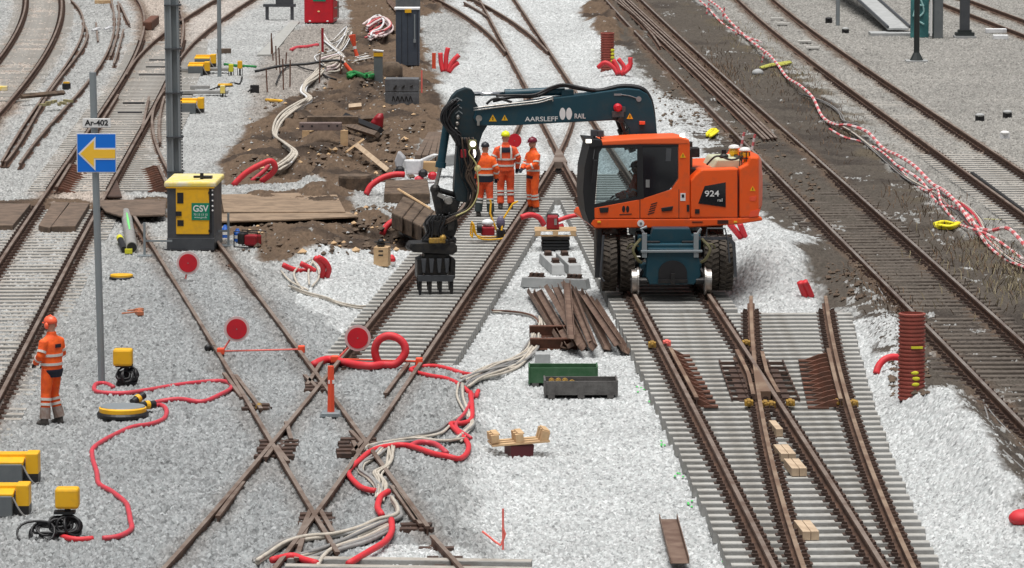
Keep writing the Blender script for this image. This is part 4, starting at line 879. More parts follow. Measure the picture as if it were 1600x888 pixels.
# guard rails of the diamond crossing and its open troughs
def strip(pts, parent, name='check_rail', m=None, z=RT-.012):
    f = fit1(pts, 1, z); ys_ = [on_z(x, y, z).y for x, y in pts]; return add_rail(f, min(ys_), max(ys_), parent, m or M_top, z, name)
for pts in (([(447, 658), (455, 685)]), ([(368, 585), (408, 638)]), ([(350, 497+85), (378, 620)])): strip(pts, tE)
for pts in ([(602, 614), (638, 566)], [(340, 806), (380, 752)], [(415, 714), (430, 694)], [(552, 704), (565, 690)], [(505, 560), (480, 600)], [(548, 672), (565, 690)], [(463, 872), (480, 818)], [(520, 830), (500, 795)], [(485, 796), (462, 850)]): strip(pts, tF)
for pts in ([(562, 712), (552, 688)], [(612, 758), (650, 812)], [(620, 762), (658, 818)], [(476, 585), (496, 605)], [(430, 694), (450, 720)]): strip(pts, tE)
for px, py, nk, sx_ in ((434, 700, 5, .2), (558, 698, 5, .2), (500, 606, 3, .14), (494, 808, 3, .14), (652, 820, 2, .12), (402, 636, 2, .12)):
    p = on_z(px, py, .3); b = MB(); zt = gz(p.x, p.y)+.035
    for k in range(nk):
        for s in (-1, 1): b.box((p.x+s*sx_+rng.uniform(-.03, .03), p.y-nk*.2+k*.4, zt-.015), (.2+rng.uniform(-.03, .05), .2, .07), rz=rng.uniform(-.2, .2))
    b.box((p.x, p.y, zt-.03), (sx_*2, nk*.36, .03)); b.build('crossing_chair', M_clip, tF)
p = on_z(404, 636, .33); b = MB(); b.cyl((p.x, p.y-.1, .33), (p.x, p.y+.15, .33), .05); b.build('joint_clamp', M_brass, tE)
# short rail in the bottom middle sleepers
p0, p1 = on_z(675, 838, .38), on_z(702, 868, .38)
sr = thing('short_rail', 'short rusty rail end fixed on timbers at the bottom centre', 'rail', (0, 0, 0)); add_rail(lambda y: p0.x+(p1.x-p0.x)*(y-p0.y)/(p1.y-p0.y), 64.5, p0.y, sr, M_top, .40)
for y in (p1.y-.3, p1.y+.4, p0.y-.4): b = MB(); x = p0.x+(p1.x-p0.x)*(y-p0.y)/(p1.y-p0.y); b.box((x-.17, y, .24), (.16, .18, .1)); b.box((x+.17, y, .24), (.16, .18, .1)); b.box((x, y, .26), (.4, .2, .03)); b.build('rail_clip', M_clip, sr)
# left turnout chairs
for pts, n in (([(110, 256), (88, 292)], 12), ([(247, 258), (262, 290)], 11)):
    P0, P1 = on_z(*pts[0], .36), on_z(*pts[1], .36); strip(pts, tC, z=RT+.01); b = MB()
    for k in range(n):
        t_ = k/(n-1); x, y = P0.x+(P1.x-P0.x)*t_, P0.y+(P1.y-P0.y)*t_; s = 1 if pts[0][0] < 200 else -1
        b = MB(); b.prism([(x+s*.02, .33), (x+s*.02, .2), (x+s*.5, .19), (x+s*.5, .215), (x+s*.12, .35)], lambda u, v: (u, y-.05, v), lambda u, v: (u, y+.05, v)); b.build('check_rail_chair', M_rust, tC)
b = MB(); P0, P1 = on_z(178, 272, .37), on_z(178, 308, .3); b.prism([(P0.x-.05, P0.y), (P0.x+.05, P0.y), (P1.x+.2, P1.y), (P1.x-.2, P1.y)], lambda u, v: (u, v, .27), lambda u, v: (u, v, .31)); b.build('crossing_nose', M_clip, tC)
b = MB(); P0 = on_z(235, 34, .37)
b.box((P0.x+.1, P0.y-1, .38), (.35, 4, .35)); b.build('switch_cover', M_rust, tC, bevel=.05)
for py in (95, 106, 118, 162, 177):
    a_, c_ = on_z({95: 233, 106: 228, 118: 217, 162: 192, 177: 184}[py], py, .23), on_z({95: 262, 106: 258, 118: 260, 162: 226, 177: 222}[py], py, .23)
    b = MB(); b.cyl(a_, c_, .05, n=8); b.build('stretcher_bar', M_blkm, tC)
# new crossing V at the head of both panels
b = MB(); P0 = on_z(873, 237, .385); b.prism([(P0.x-.06, P0.y+.5), (P0.x+.06, P0.y+.5), (P0.x+.2, P0.y-3.2), (P0.x-.2, P0.y-3.2)], lambda u, v: (u, v, .22), lambda u, v: (u, v, .392)); b.build('crossing_nose', M_top, tG)

# ================= loose long rails =================
def loose(pts, label, z=None, group=None, deg=3, top=M_top):
    zz_ = .36 if z is None else z; f = fit1(pts, min(deg, len(pts)-1), zz_); ys_ = [on_z(x, y, zz_).y for x, y in pts]
    mb = MB(); sweep(mb, RAILP, rpath(f, min(ys_), max(ys_), zz_-.172)); o = mb.build('loose_rail', [M_rail, top, M_cut]); tag(o, label, 'rail', group); return o
G1 = 'loose rails lying on the ballast'
loose([(112, 0), (122, 14), (129, 30), (131, 48), (127, 62), (115, 82), (98, 105), (82, 128), (68, 150), (45, 185), (20, 222), (2, 252)], 'long curved loose rail, left one of a close pair at the left edge', group=G1, deg=4)
loose([(133, 40), (136, 55), (130, 72), (118, 90), (100, 112), (85, 132), (70, 155), (50, 190), (30, 222), (9, 252)], 'second loose rail lying close against the long curved one', .372, group=G1, deg=4)
loose([(173, 0), (178, 14), (180, 32), (175, 50), (165, 82), (155, 107), (145, 120), (100, 165), (57, 222), (30, 255)], 'loose rail running behind the arrow sign post to a cut end', group=G1, deg=4)
loose([(184, 2), (187, 30), (180, 60), (173, 87)], 'short loose rail beside the one behind the sign post', .366, group=G1, deg=2)
loose([(187, 5), (202, 37)], 'stubby loose rail leaning right near the top left tracks', .378, group=G1)
loose([(193, 45), (183, 83), (178, 99)], 'dark rusty loose rail lying apart in grey ballast', group=G1, deg=2)
loose([(150, 35), (153, 64)], 'tiny loose rail piece between two curved rails', .30, group=G1)
for k, (dx, lab) in enumerate(((0, 'leftmost of the long spare rails lying inside the dark main track'), (6, 'second spare rail from the left inside the dark main track'), (12, 'third spare rail from the left inside the dark main track'), (18, 'rightmost of the long spare rails lying inside the dark main track'))):
    w_ = 1+.0*k; P = [(968, 0), (1017, 48), (1075, 98), (1125, 150), (1165, 190), (1197, 217)]
    loose([(x+dx*(.75+.25*y/217), y-(2 if k > 1 else 0)) for x, y in P], lab, .40+.001*k, 'spare rails stacked inside the dark main track', 3, M_top)
loose([(958, -2), (1000, 32), (1032, 72)], 'short spare rail bending out of the bundle in the dark main track', .36, 'spare rails stacked inside the dark main track', 2)
loose([(725, 3), (748, 16), (765, 27)], 'short loose rail by the curved track in white ballast', .34, G1)

# ================= sign, poles, cabinets =================
def pole_thing(name, label, cat, px, py, ptop, r, m, parts=None, n=12):
    g = at(px, py); top = on_y(px, ptop, g.y); t = thing(name, label, cat, g); b = MB(); b.cyl((0, 0, -.2), (0, 0, top.z-g.z), r, n=n); b.build('pole', m, t); return t, g, top.z-g.z
sg, g, h = pole_thing('direction_sign', 'blue sign with amber left arrow on a tall grey post, name plate above', 'sign', 159, 598, 113, .062, M_galv)
S = lambda px, py: (lambda p: (p.x-g.x-.0, p.z-g.z))(on_y(px, py, g.y))
sg.children[0].rotation_euler[1] = math.radians(-1.1)
(x0, z0_), (x1, z1) = S(121, 269), S(182, 208)
b = MB(); b.box(((x0+x1)/2, -.09, (z0_+z1)/2), (x1-x0, .02, z1-z0_)); bd = b.build('sign_board', M_wht, sg, bevel=.006)
b = MB(); b.box(((x0+x1)/2, -.103, (z0_+z1)/2), (x1-x0-.025, .006, z1-z0_-.025)); b.build('blue_field', M_blue, bd)
def sgn(pts, y, nm, m): q = [S(*p) for p in pts]; b = MB(); b.xz(q, y-.004, y); b.build(nm, m, bd)
A = [(123, 239.5), (150, 213), (150, 230.5), (181, 230.5), (181, 249), (150, 249), (150, 266)]
sgn(A[::-1], -.108, 'arrow_border', M_wht); sgn([(126.5, 239.5), (147.5, 219), (147.5, 233), (181, 233), (181, 246.5), (147.5, 246.5), (147.5, 260)][::-1], -.113, 'arrow', M_arrow)
(x0, z0_), (x1, z1) = S(130, 199), S(173.5, 184.5); b = MB(); b.box(((x0+x1)/2, -.09, (z0_+z1)/2), (x1-x0, .02, z1-z0_)); pl = b.build('name_plate', M_wht, sg, bevel=.03); text('Ar-402', pl, 'lettering', M_blk, ((x0+x1)/2, -.103, (z0_+z1)/2), .135, sx=1.05, bold=.004)
b = MB(); b.box(((x0+x1)/2, -.05, (z0_+z1)/2), (.16, .08, .05)); b.box(((x0+x1)/2, -.05, (z0_+z1)/2-.5), (.16, .08, .05)); b.build('bracket', M_galv, sg)
# catenary mast
g = at(275, 300); mt = thing('catenary_mast', 'tall grey steel mast with strapped bands rising behind the generator', 'mast', g)
top = on_y(262, -40, g.y); b = MB(); H_ = top.z-g.z
b.box((-.06, 0, H_/2), (.05, .3, H_)); b.box((.12, 0, H_/2), (.05, .3, H_)); b.box((.03, 0, H_/2), (.18, .03, H_)); b.box((-.12, .0, H_/2), (.08, .22, H_))
ma = b.build('mast', M_galv, mt); ma.rotation_euler[1] = math.radians(-.55)
b = MB()
for py in (8, 76, 145, 214, 268, 281): z = on_y(270, py, g.y).z-g.z; b = MB(); b.box((-.0095*z, 0, z), (.42, .38, .035)); b.build('band', M_dkgrey, mt)
b = MB()
for k in range(70): z = .4+k*H_/70; b.box((-.0095*z+.18, -.08, z), (.03, .02, .05))
b.build('cable_cleat', M_dkgrey, mt)
b = MB(); b.cyl((-.18, -.1, 0), (-.18-.0095*H_, -.1, H_), .03, n=8); b.build('riser_cable', M_galv, mt)
t_, g, h = pole_thing('slim_pole', 'slim light grey pole standing in pale ballast right of the mast', 'pole', 343, 120, -30, .07, M_galv)
t_, g, h = pole_thing('slim_pole', 'short grey post beyond the far right track, cut by the top edge', 'pole', 1309, 40, -30, .08, M_galv)
t_, g, h = pole_thing('lighting_mast', 'near-black post with flared foot in the upper right ballast', 'mast', 1432, 97, -30, .10, M_dpost)
b = MB(); b.lathe([(.26, 0), (.24, .06), (.12, .3), (.1, .34)], (0, 0, .0), n=8); b.build('flared_foot', M_dpost, t_); b = MB(); b.box((0, 0, .0), (.75, .75, .12)); b.build('footing', M_stone, t_)
t_, g, h = pole_thing('steel_column', 'thick dark grey column on bolted base plate near the top right corner', 'column', 1507, 60, -40, .01, M_dpost)
b = MB(); b.box((0, 0, h/2), (.36, .36, h)); b.build('shaft', M_dkgrey, t_, bevel=.03); b = MB(); b.box((0, 0, .16), (.7, .6, .12)); b.box((0, 0, .26), (.5, .45, .12)); b.build('base_plate', M_dpost, t_); b = MB(); b.box((0, 0, .02), (.8, .8, .16)); b.build('footing', M_stone, t_)
t_, g, h = pole_thing('concrete_column', 'grey column with painted teal graffiti panel and white strip, top right', 'column', 1457, 60, -40, .01, M_dpost)
b = MB(); b.box((.2, 0, h/2), (.34, .5, h)); b.build('shaft', M_grey, t_, bevel=.02); b = MB(); b.box((-.08, -.15, h/2+.1), (.07, .3, h)); b.build('white_strip', M_wht, t_); b = MB(); b.box((-.45, .5, h/2), (.68, .2, h)); gp = b.build('painted_panel', M_graf, t_)
for sgm in ([(-.7, .8), (-.5, 1.5), (-.3, 1.0), (-.55, .7), (-.3, .5)], [(-.7, 1.9), (-.4, 1.7), (-.6, 1.3), (-.3, 1.2)]): b = MB(); b.tube(spline([(x, .38, z) for x, z in sgm]), .035, 6); b.build('painted_stroke', mat('pale_teal_spray', (.35, .6, .6), .6), gp)
g = at(1392, 52); rp = thing('concrete_ramp', 'narrow concrete ramp with steel edges leading up out of the top edge', 'ramp', g); b = MB()
b.prism([(-.1, -1.0), (.3, -1.0), (-.0, 28), (-.4, 28)][::1], lambda u, v: (u*2.0, v, .18+(v+1)*.03), lambda u, v: (u*2.0, v, .25+(v+1)*.03)); b.build('slab', M_stone, rp); b = MB()
for s in (0, 1): b.tube([(-.2+s*.85, -1.0, .3), (-.8+s*.85, 28, 1.15)], .06, 6)
b.build('steel_edge', M_dkgrey, rp); b = MB(); b.box((.3, -1.2, .03), (2.4, 1.3, .16)); b.build('foundation', M_stone, rp)

def unit_box(name, label, cat, px, py, w_, d, h, m, rz=0, group=None, bevel=.02):
    g = at(px, py); t = thing(name, label, cat, g, rz, group); b = MB(); b.box((0, d/2, h/2), (w_, d, h)); o = b.build('body', m, t, bevel=bevel); return t, g, o
# generator
g = at(298, 392); ge = thing('generator', 'grey and yellow mobile generator box standing on the thin track', 'generator', g, math.radians(-2))
W_, D_, Hh = 1.04, 1.9, 1.52
b = MB(); b.box((0, D_/2, .83), (W_, D_, 1.18)); bd = b.build('housing', M_dkgrey, ge, bevel=.03)
b = MB(); b.box((0, D_/2, .14), (W_+.02, D_+.02, .28)); b.build('base_frame', M_dkgrey, ge, bevel=.01)
b = MB(); b.box((0, D_/2, 1.48), (W_+.12, D_+.1, .13)); rf = b.build('top_cover', M_yelp, ge, bevel=.04)
b = MB(); b.box((0, -.02, 1.44), (W_+.04, .04, .08)); b.build('cover_edge', M_yel, ge)
b = MB(); b.box((.05, -.012, .90), (.74, .03, 1.06)); dr = b.build('door', M_yel, ge, bevel=.012)
b = MB(); b.box((-.22, -.03, 1.18), (.14, .01, .24)); b.box((-.22, -.03, .62), (.14, .01, .13)); b.box((-.26, -.035, .83), (.13, .03, .1)); b.build('vent', M_blk, dr)
b = MB(); b.box((.23, -.033, .88), (.40, .01, .38)); stk = b.build('company_sticker', M_greens, dr)
text('GSV', stk, 'lettering', M_wht, (.23, -.040, .94), .20, sx=.95, bold=.004); text('70 12 13 15', stk, 'lettering', M_wht, (.23, -.040, .81), .065); text('www.gsv.dk', stk, 'lettering', M_wht, (.23, -.040, .75), .058)
b = MB(); b.box((.46, -.01, .9), (.03, .03, 1.0)); [b.box((.43, -.03, z), (.05, .03, .05)) for z in (.45, 1.3)]; b.build('hinge', M_blk, dr)
b = MB(); [b.ball((.495, -.005, z), .022) for z in (1.35, 1.25, 1.12, 1.0, .9)]; b.build('indicator', M_wht, ge)
b = MB(); b.cyl((.2, .6, 1.5), (.2, .6, 1.68), .04); b.box((.12, .55, 1.60), (.2, .06, .05)); b.box((.3, .8, 1.57), (.22, .3, .05)); b.build('exhaust_outlet', M_blk, ge)
b = MB(); b.box((-.35, .0, -.02), (.5, .2, .1)); b.box((.38, .0, -.02), (.3, .2, .1)); b.build('skid', M_blk, ge)
g = at(498, 38); gr_ = thing('generator', 'bright red generator box at the top with a green sticker', 'generator', g, math.radians(-4))
b = MB(); b.box((0, .8, .65), (1.15, 1.6, 1.2)); o = b.build('housing', M_redb, gr_, bevel=.05); b = MB(); b.box((0, .8, .05), (1.1, 1.5, .1)); b.build('base_frame', M_blk, gr_)
b = MB(); b.box((.03, -.01, 1.08), (.5, .02, .36)); stk = b.build('company_sticker', M_greens, o); text('GSV', stk, 'lettering', M_wht, (.03, -.03, 1.12), .2, bold=.003); text('70 12 13 15', stk, 'lettering', M_wht, (.03, -.03, .98), .07)
b = MB(); b.ball((0, -.01, .5), (.05, .02, .03)); b.build('badge', M_yelp, o); b = MB(); b.tube([(.58, .2, .2), (.75, .2, .25), (.75, .2, .9), (.6, .3, .95)], .04); b.tube([(.58, .4, .6), (.85, .5, .7)], .04); b.build('side_rail', M_stl, gr_)
b = MB(); [b.ball((s*.35, -.02, .12), (.05, .03, .03)) for s in (-1, 1)]; b.build('corner_badge', M_wht, o)
# frame and things left of red generator
g = at(437, 32); b = MB(); b.box((0, 0, .6), (1.3, .5, .1)); [b.box((s*.5, 0, .3), (.12, .4, .6)) for s in (-1, 1)]; b.box((.2, 0, .75), (.7, .4, .22)); solo(b, 'steel_trestle', M_dkgrey, 'dark steel trestle with a block on top left of the red generator', 'trestle', loc=g)
# grey cabinets
tc, g, o = unit_box('relay_cabinet', 'tall slim blue-grey cabinet with white top on the dirt mound, nearer of two', 'cabinet', 637, 103, .80, .8, 1.9, mat('blue_grey_cabinet', (.05, .065, .09), .45, 0, (.065, .08, .105), 3))
b = MB(); b.box((-.02, .4, 1.93), (.86, .86, .05)); b.build('top_plate', M_wht2, tc); b = MB(); b.box((.02, -.03, 1.86), (.22, .04, .12)); b.build('yellow_tag', M_yel, tc); b = MB(); b.cyl((.24, -.04, .9), (.24, -.04, 1.75), .025); b.box((.24, -.05, .85), (.08, .06, .12)); b.build('locking_bar', M_galv, tc); b = MB(); [b.box((x, -.004, .95), (.012, .01, 1.8)) for x in (-.2, .0, .34)]; b.build('door_seam', M_blk, tc)
tc, g, o = unit_box('relay_cabinet', 'wide grey ribbed cabinet partly behind the slim blue-grey one', 'cabinet', 637, 55, .92, 1.2, 1.45, M_grey); b = MB(); [b.box((x, -.006, .7), (.04, .012, 1.35)) for x in (-.35, -.15, .05, .25)]; b.build('rib', M_grey, tc); b = MB(); b.box((0, .6, 1.47), (.96, 1.24, .05)); b.build('top_plate', M_dkgrey, tc)
tc, g, o = unit_box('marker_post', 'stout grey post with yellow band and tilted white cap on the mound', 'post', 591, 130, .28, .25, .98, M_grey); b = MB(); b.box((0, .12, .92), (.3, .27, .12)); b.build('yellow_band', M_yel, tc); b = MB(); b.box((0, .12, 1.04), (.34, .3, .03), ry=.1); b.build('cap', M_wht2, tc)
for k, (py, lab, m_) in enumerate(((165, 'lower stained concrete block with black graffiti on the mound', M_dblock), (146, 'upper stained concrete block on the mound behind the excavator arm', M_dblock))):
    g = at(628, 165); b = MB(); b.box((0, .35, .2+.41*k), (1.02, .7, .40)); o = solo(b, 'concrete_block', m_, lab, 'concrete block', 'stained concrete blocks', loc=g, bevel=.02)
    if k == 0:
        b = MB()
        for j in range(5): b.tube(spline([(-.3+j*.13, -.012, .14), (-.26+j*.13, -.012, .28), (-.2+j*.13, -.012, .12)]), .012, 5)
        b.build('painted_mark', M_blk, o)
    else:
        b = MB(); [b.cyl((x, -.02, .55+.05*math.sin(x*9)), (x+.08, -.02, .62), .02) for x in (-.25, 0, .25)]; b.build('lifting_eye', M_blkm, o)
g = at(612, 122); b = MB(); b.loft([((0, .3, 0), .36, .4, None), ((.02, .3, .35), .33, .35, None), ((0, .3, .5), .22, .25, None)]); solo(b, 'soil_lump', M_dirt, 'brown dug-out clod of soil behind the concrete blocks', 'soil', loc=g, remesh=.05)
b = MB(); b.lathe([(.4, 0), (.42, .3), (.4, .36)], (0, 0, 0)); solo(b, 'timber_stump', M_old, 'dark squat timber stump at the foot of the mound near the red hose', 'stump', loc=at(555, 296))
# sleeper-like beams left of cabinet at top
for k, lab in enumerate(('upper brown beam leaning left of the wide grey cabinet', 'lower brown beam leaning left of the wide grey cabinet')):
    a_, c_ = at(602+k*4, 4+k*3, .25), at(622+k*3, 22+k*3, .12); b = MB(); b.tube([a_, c_], .12, 4); solo(b, 'steel_beam', M_beam, lab, 'beam', 'brown beams by the cabinet')
# ================= point machines =================
def pmach(px, py, label, s=1.0, rz=0, grp='yellow and grey point machines'):
    g = at(px, py); t = thing('point_machine', label, 'point machine', g, rz, grp); t.scale = (s, s, s)
    b = MB(); b.box((-.15, .25, .16), (.52, .6, .32)); b.build('housing', M_grey, t, bevel=.015)
    b = MB(); b.box((-.15, .15, .34), (.55, .35, .06), rx=.1); b.box((-.1, .45, .40), (.6, .28, .07)); b.build('lid', M_yel, t, bevel=.012)
    b = MB(); b.box((.25, .3, .30), (.2, .4, .34)); b.build('motor_cover', M_yel, t, bevel=.02)
    b = MB(); b.box((.24, .3, .08), (.22, .4, .14)); b.build('motor_base', M_blkm, t)
    b = MB(); b.tube(spline([(.12, -.03, .3), (.22, -.06, .12), (.3, -.04, .02), (.36, .05, .02)]), .014, 6); b.build('cable', M_gcab, t); return t
pmach(24, 757, 'upper yellow-lidded point machine at the left edge behind the black cable coil', .98)
pmach(8, 808, 'lower yellow-lidded point machine cut by the left edge', .98)
pmach(300, 178, 'yellow-lidded point machine partly behind the mast, nearest of the three', 1.0); pmach(322, 106, 'yellow-lidded point machine left of the slim pole, behind the middle one', .95); pmach(312, 118, 'yellow-lidded point machine left of the slim pole, in front of its neighbour', .95)
for a_, c_, lab in (((278, 116), (352, 112), 'pale steel point rod ending near the slim pole'), ((283, 152), (345, 148), 'pale steel point rod beside the nearest point machine'), ((300, 143), (325, 141), 'short pale box on the point rods')):
    p, q = at(*a_, .12), at(*c_, .12); b = MB(); b.box((p+q)/2, ((q-p).length, .35, .1)); solo(b, 'point_rod', M_pvc, lab, 'point rod', 'point rods by the mast', bevel=.01)
for px, py, m_, lab, sc in ((375, 118, M_yel, 'small yellow box on a stalk right of the slim pole', 1), (361, 118, M_limey, 'small pale yellow capped ground box by the slim pole', .7), (348, 152, M_yelp, 'small cream capped ground box near the yellow flat cover', .7)):
    g = at(px, py); t = thing('track_box', lab, 'track box', g); b = MB(); b.box((0, 0, .36*sc), (.16, .14, .26)); b.build('box', m_, t, bevel=.02); b = MB(); b.cyl((0, 0, 0), (0, 0, .3*sc), .03); [b.box((s*.08, 0, .12), (.02, .05, .25)) for s in (-1, 1)]; b.build('stalk', M_blkm, t)
def disc(px, py, rx, ry, label, m1=M_yel, h=.1):
    g = at(px, py); t = thing('cable_cover', label, 'cover', g); b = MB(); b.lathe([(rx, 0), (rx*1.02, h*.3), (rx*.96, h*.5)], n=32); o = b.build('base', M_blk, t); o.scale = (1, ry, 1)
    b = MB(); b.lathe([(rx*.93, h*.4), (rx*.93, h*.9), (rx*.85, h)], n=32); o = b.build('rim', m1, t); o.scale = (1, ry, 1); return t
disc(352, 136, .26, .8, 'flat yellow and black cover near the slim pole'); disc(190, 436, .26, .9, 'flat yellow disc lying on ballast right of the sign post', M_yel, .1)
dd = disc(192, 650, .43, 1.15, 'round yellow and black floor unit with grey lid joined to the red conduit', M_yel, .16)
b = MB(); b.lathe([(.38, .155), (.37, .172)], n=32); b.build('lid', M_galv, dd)
for px, py, lab in ((216, 634, 'yellow plug'), (230, 644, 'yellow plug')):
    p = at(px, py, .12); b = MB(); d = Vector((.09, .1, .05)) if px == 216 else Vector((.12, .1, 0)); b.cyl(p-d, p+d, .065); b.cyl(p-d*.3, p+d*.2, .072); q = b.build('plug', [M_blk], None); b2 = MB(); b2.cyl(p-d*.3, p+d*.2, .076); c_ = b2.build('yellow_ring', M_yel, q); q.parent = dd; q.location = -dd.location
b = MB(); b.box((0, 0, .1), (.26, .2, .2)); o = solo(b, 'track_box', M_blkm, 'small black box with yellow top between the far left rails', 'track box', loc=at(104, 140), bevel=.02); b = MB(); b.box((0, 0, .22), (.2, .16, .05)); b.build('lid', M_yel, o)
b = MB(); b.box((0, 0, .1), (.35, .2, .15)); solo(b, 'marker_block', M_yelp, 'pale yellow block at the left edge inside the curved track', 'block', loc=at(3, 143), bevel=.02)
# timber blocks on far-left rails
p, q = at(33, 166, .3), at(100, 160, .3); b = MB(); b.tube([p, q], .08, 4); solo(b, 'timber_bar', M_old, 'old timber bar laid across the loose rails', 'timber')
b = MB(); [b.box((.0+.14*k, .2*(k % 2), .1+.05*(k % 3)), (.4, .1, .08), rz=.8+.3*k) for k in range(6)]; solo(b, 'timber_pile', mat('mossy_pale_timber', (.42, .38, .2), .8, 0, (.2, .17, .1), 8), 'small heap of pale mossy timber offcuts under the old bar', 'timber pile', loc=at(70, 174, .1))
b = MB(); b.box((0, 0, .08), (.75, .3, .14)); solo(b, 'timber_plank', M_wood, 'brown plank lying in ballast near the top left', 'plank', loc=at(162, 6)); b = MB(); b.box((0, 0, .1), (.5, .3, .16)); solo(b, 'timber_plank', M_matw, 'brown plank end behind the slim pole', 'plank', loc=at(350, 84))
for k, (px, py) in enumerate(((148, 52), (167, 50))): b = MB(); b.tube([(-.1, 0, .1), (.1, .3, .15)], .05, 6); b.box((.1, .3, .15), (.12, .3, .1), rz=.5); solo(b, 'track_fitting', M_wht2, ('left' if k == 0 else 'right')+' of two small white fittings between the curved rails', 'fitting', 'small white fittings', loc=at(px, py))
# yellow signal heads with black cable
def coil(c, n, rad, m=M_bcab, squash=.8, r=.02, tilt=.9):
    b = MB()
    for k in range(n):
        a = rng.uniform(0, PI); R = Matrix.Rotation(rng.normal(0, .5), 3, 'Z') @ Matrix.Rotation(tilt+rng.normal(0, .25), 3, 'X'); ce = Vector(c)+Vector((rng.normal(0, rad*.3), rng.normal(0, .05), rng.normal(0, .02)))
        rr = rad*rng.uniform(.6, 1); b.tube([ce+R @ Vector((rr*math.cos(q), rr*squash*math.sin(q), .015*math.sin(3*q))) for q in np.linspace(0, 2*PI, 18)[:-1]], r, 6, closed=True)
    return b
for px, py, lab in ((198, 602, 'yellow box lamp on black coiled cable behind the round floor unit'), (106, 838, 'yellow box lamp on tangled black cable at the bottom left')):
    g = at(px, py); t = thing('site_lamp', lab, 'lamp', g, 0, 'yellow box lamps on cable coils'); zb = .36
    b = MB(); b.box((-.06 if px > 150 else 0, 0, .50 if px > 150 else .56), (.34, .28, .30)); b.build('head', M_yel, t, bevel=.04)
    b = MB(); b.cyl((0, 0, 0), (0, 0, .42), .045); b.box((-.04, 0, .35), (.3, .2, .04)); b.box((0, 0, .04), (.35, .3, .05)); b.build('stand', M_blk, t)
    coil((0, -.05, .17), 11, .19).build('cable_coil', M_bcab, t, smooth=True)
    if px < 150: coil((-.3, -.1, .08), 6, .28, tilt=.5, r=.018).build('cable_coil', M_bcab, t, smooth=True)
# ================= conduits and cables =================
def hose_on_ground(name, label, cat, pts, r, m, group=None, lift=.0, n=10):
    P = [at(x+rng.normal(0, .7), y+rng.normal(0, .5), r*.55+lift+rng.uniform(-.01, .015)) for x, y in pts]; b = MB(); b.tube(spline(P, 5), r, n); return solo(b, name, m, label, cat, group, smooth=True)
GC = 'red cable conduits over the ballast'
hose_on_ground('cable_conduit', 'short red conduit stub by the tangled black cable, bottom left', 'conduit', [(95, 841), (110, 845), (125, 846), (145, 843)], .042, M_red, GC)
hose_on_ground('cable_conduit', 'long dusty red conduit winding from the bottom left up to the round floor unit', 'conduit', [(160, 845), (187, 841), (205, 831), (203, 815), (200, 800), (195, 788), (175, 771), (155, 758), (150, 741), (144, 716), (147, 703), (170, 686), (205, 671), (237, 666), (257, 656), (260, 644), (250, 635), (232, 638)], .04, M_redp, GC)
hose_on_ground('cable_conduit', 'dusty red conduit looping right from the floor unit and back to the sign post foot', 'conduit', [(232, 638), (245, 630), (280, 627), (315, 630), (345, 620), (362, 608), (355, 600), (330, 598), (280, 602), (230, 612), (190, 617), (155, 616), (147, 610), (152, 603), (165, 602), (176, 607)], .04, M_redp, GC)
hose_on_ground('cable_conduit', 'bright red conduit curling from the track panel end to the cable bundle', 'conduit', [(755, 589), (725, 586), (700, 579), (675, 575), (650, 576), (643, 581), (670, 588), (700, 594), (722, 606), (735, 619), (742, 623), (747, 614)], .042, M_red, GC)
hose_on_ground('cable_conduit', 'bright red conduit descending beside the cable bundle in the centre', 'conduit', [(735, 619), (737, 640), (735, 660), (722, 668), (705, 669), (717, 681), (730, 698), (730, 713), (717, 722), (700, 720), (675, 713), (637, 703), (605, 703), (580, 711), (560, 726), (547, 738), (547, 748), (560, 766), (575, 772), (587, 773)], .045, M_red, GC, .03)
hose_on_ground('cable_conduit', 'short red conduit bending through the middle of the beige cables', 'conduit', [(607, 776), (595, 786), (591, 801), (597, 813)], .05, M_red, GC, .04)
hose_on_ground('cable_conduit', 'red conduit running down over the bottom sleepers to the frame edge', 'conduit', [(612, 822), (613, 841), (600, 856), (575, 873), (545, 892)], .048, M_red, GC, .06)
hose_on_ground('cable_conduit', 'red conduit humping along the very bottom edge of the picture', 'conduit', [(427, 886), (440, 881), (457, 878), (475, 883), (495, 890)], .05, M_red, GC, .05)
hose_on_ground('cable_conduit', 'darker red conduit lying inside the central bend of the long one', 'conduit', [(637, 703), (655, 697), (680, 698), (697, 712)], .045, M_redp, GC, .02)
hose_on_ground('cable_conduit', 'thin pinkish conduit crossing right of the central bundle', 'conduit', [(740, 622), (728, 650), (712, 672), (735, 690)], .03, M_redp, GC, .05)
# big loop
gp = [at(x, y, .08) for x, y in ((490, 577), (505, 570), (520, 569), (540, 574), (575, 579), (598, 577))]; Y0 = gp[-1].y
lp_ = [on_y(x, y, Y0+.02*k) for k, (x, y) in enumerate(((618, 569), (632, 554), (632, 540), (622, 529), (606, 525), (592, 532), (586, 545), (588, 560), (596, 573)))]
b = MB(); b.tube(spline(gp+lp_, 6), .072, 12); solo(b, 'cable_conduit', M_red, 'thick red conduit rising into an upright ring beside the stop disc', 'conduit', 'thick red conduits', smooth=True)
def arch(label, pts, r, m=M_red, yb=None, grp='thick red conduits', name='cable_conduit', up_=0):
    g = at(*(yb or pts[0])); P = [on_y(x, y, g.y+.06*k) for k, (x, y) in enumerate(pts)]; b = MB(); b.tube(spline(P, 5), r, 10); return solo(b, name, m, label, 'conduit', grp, smooth=True)
arch('red conduit arch standing on the dirt at left', [(364, 290), (385, 270), (410, 256), (424, 252), (430, 262), (424, 272), (408, 284)], .075, yb=(364, 291)); arch('inner shorter red conduit arch on the dirt at left', [(392, 284), (412, 268), (420, 258)], .055, M_redp, yb=(392, 285))
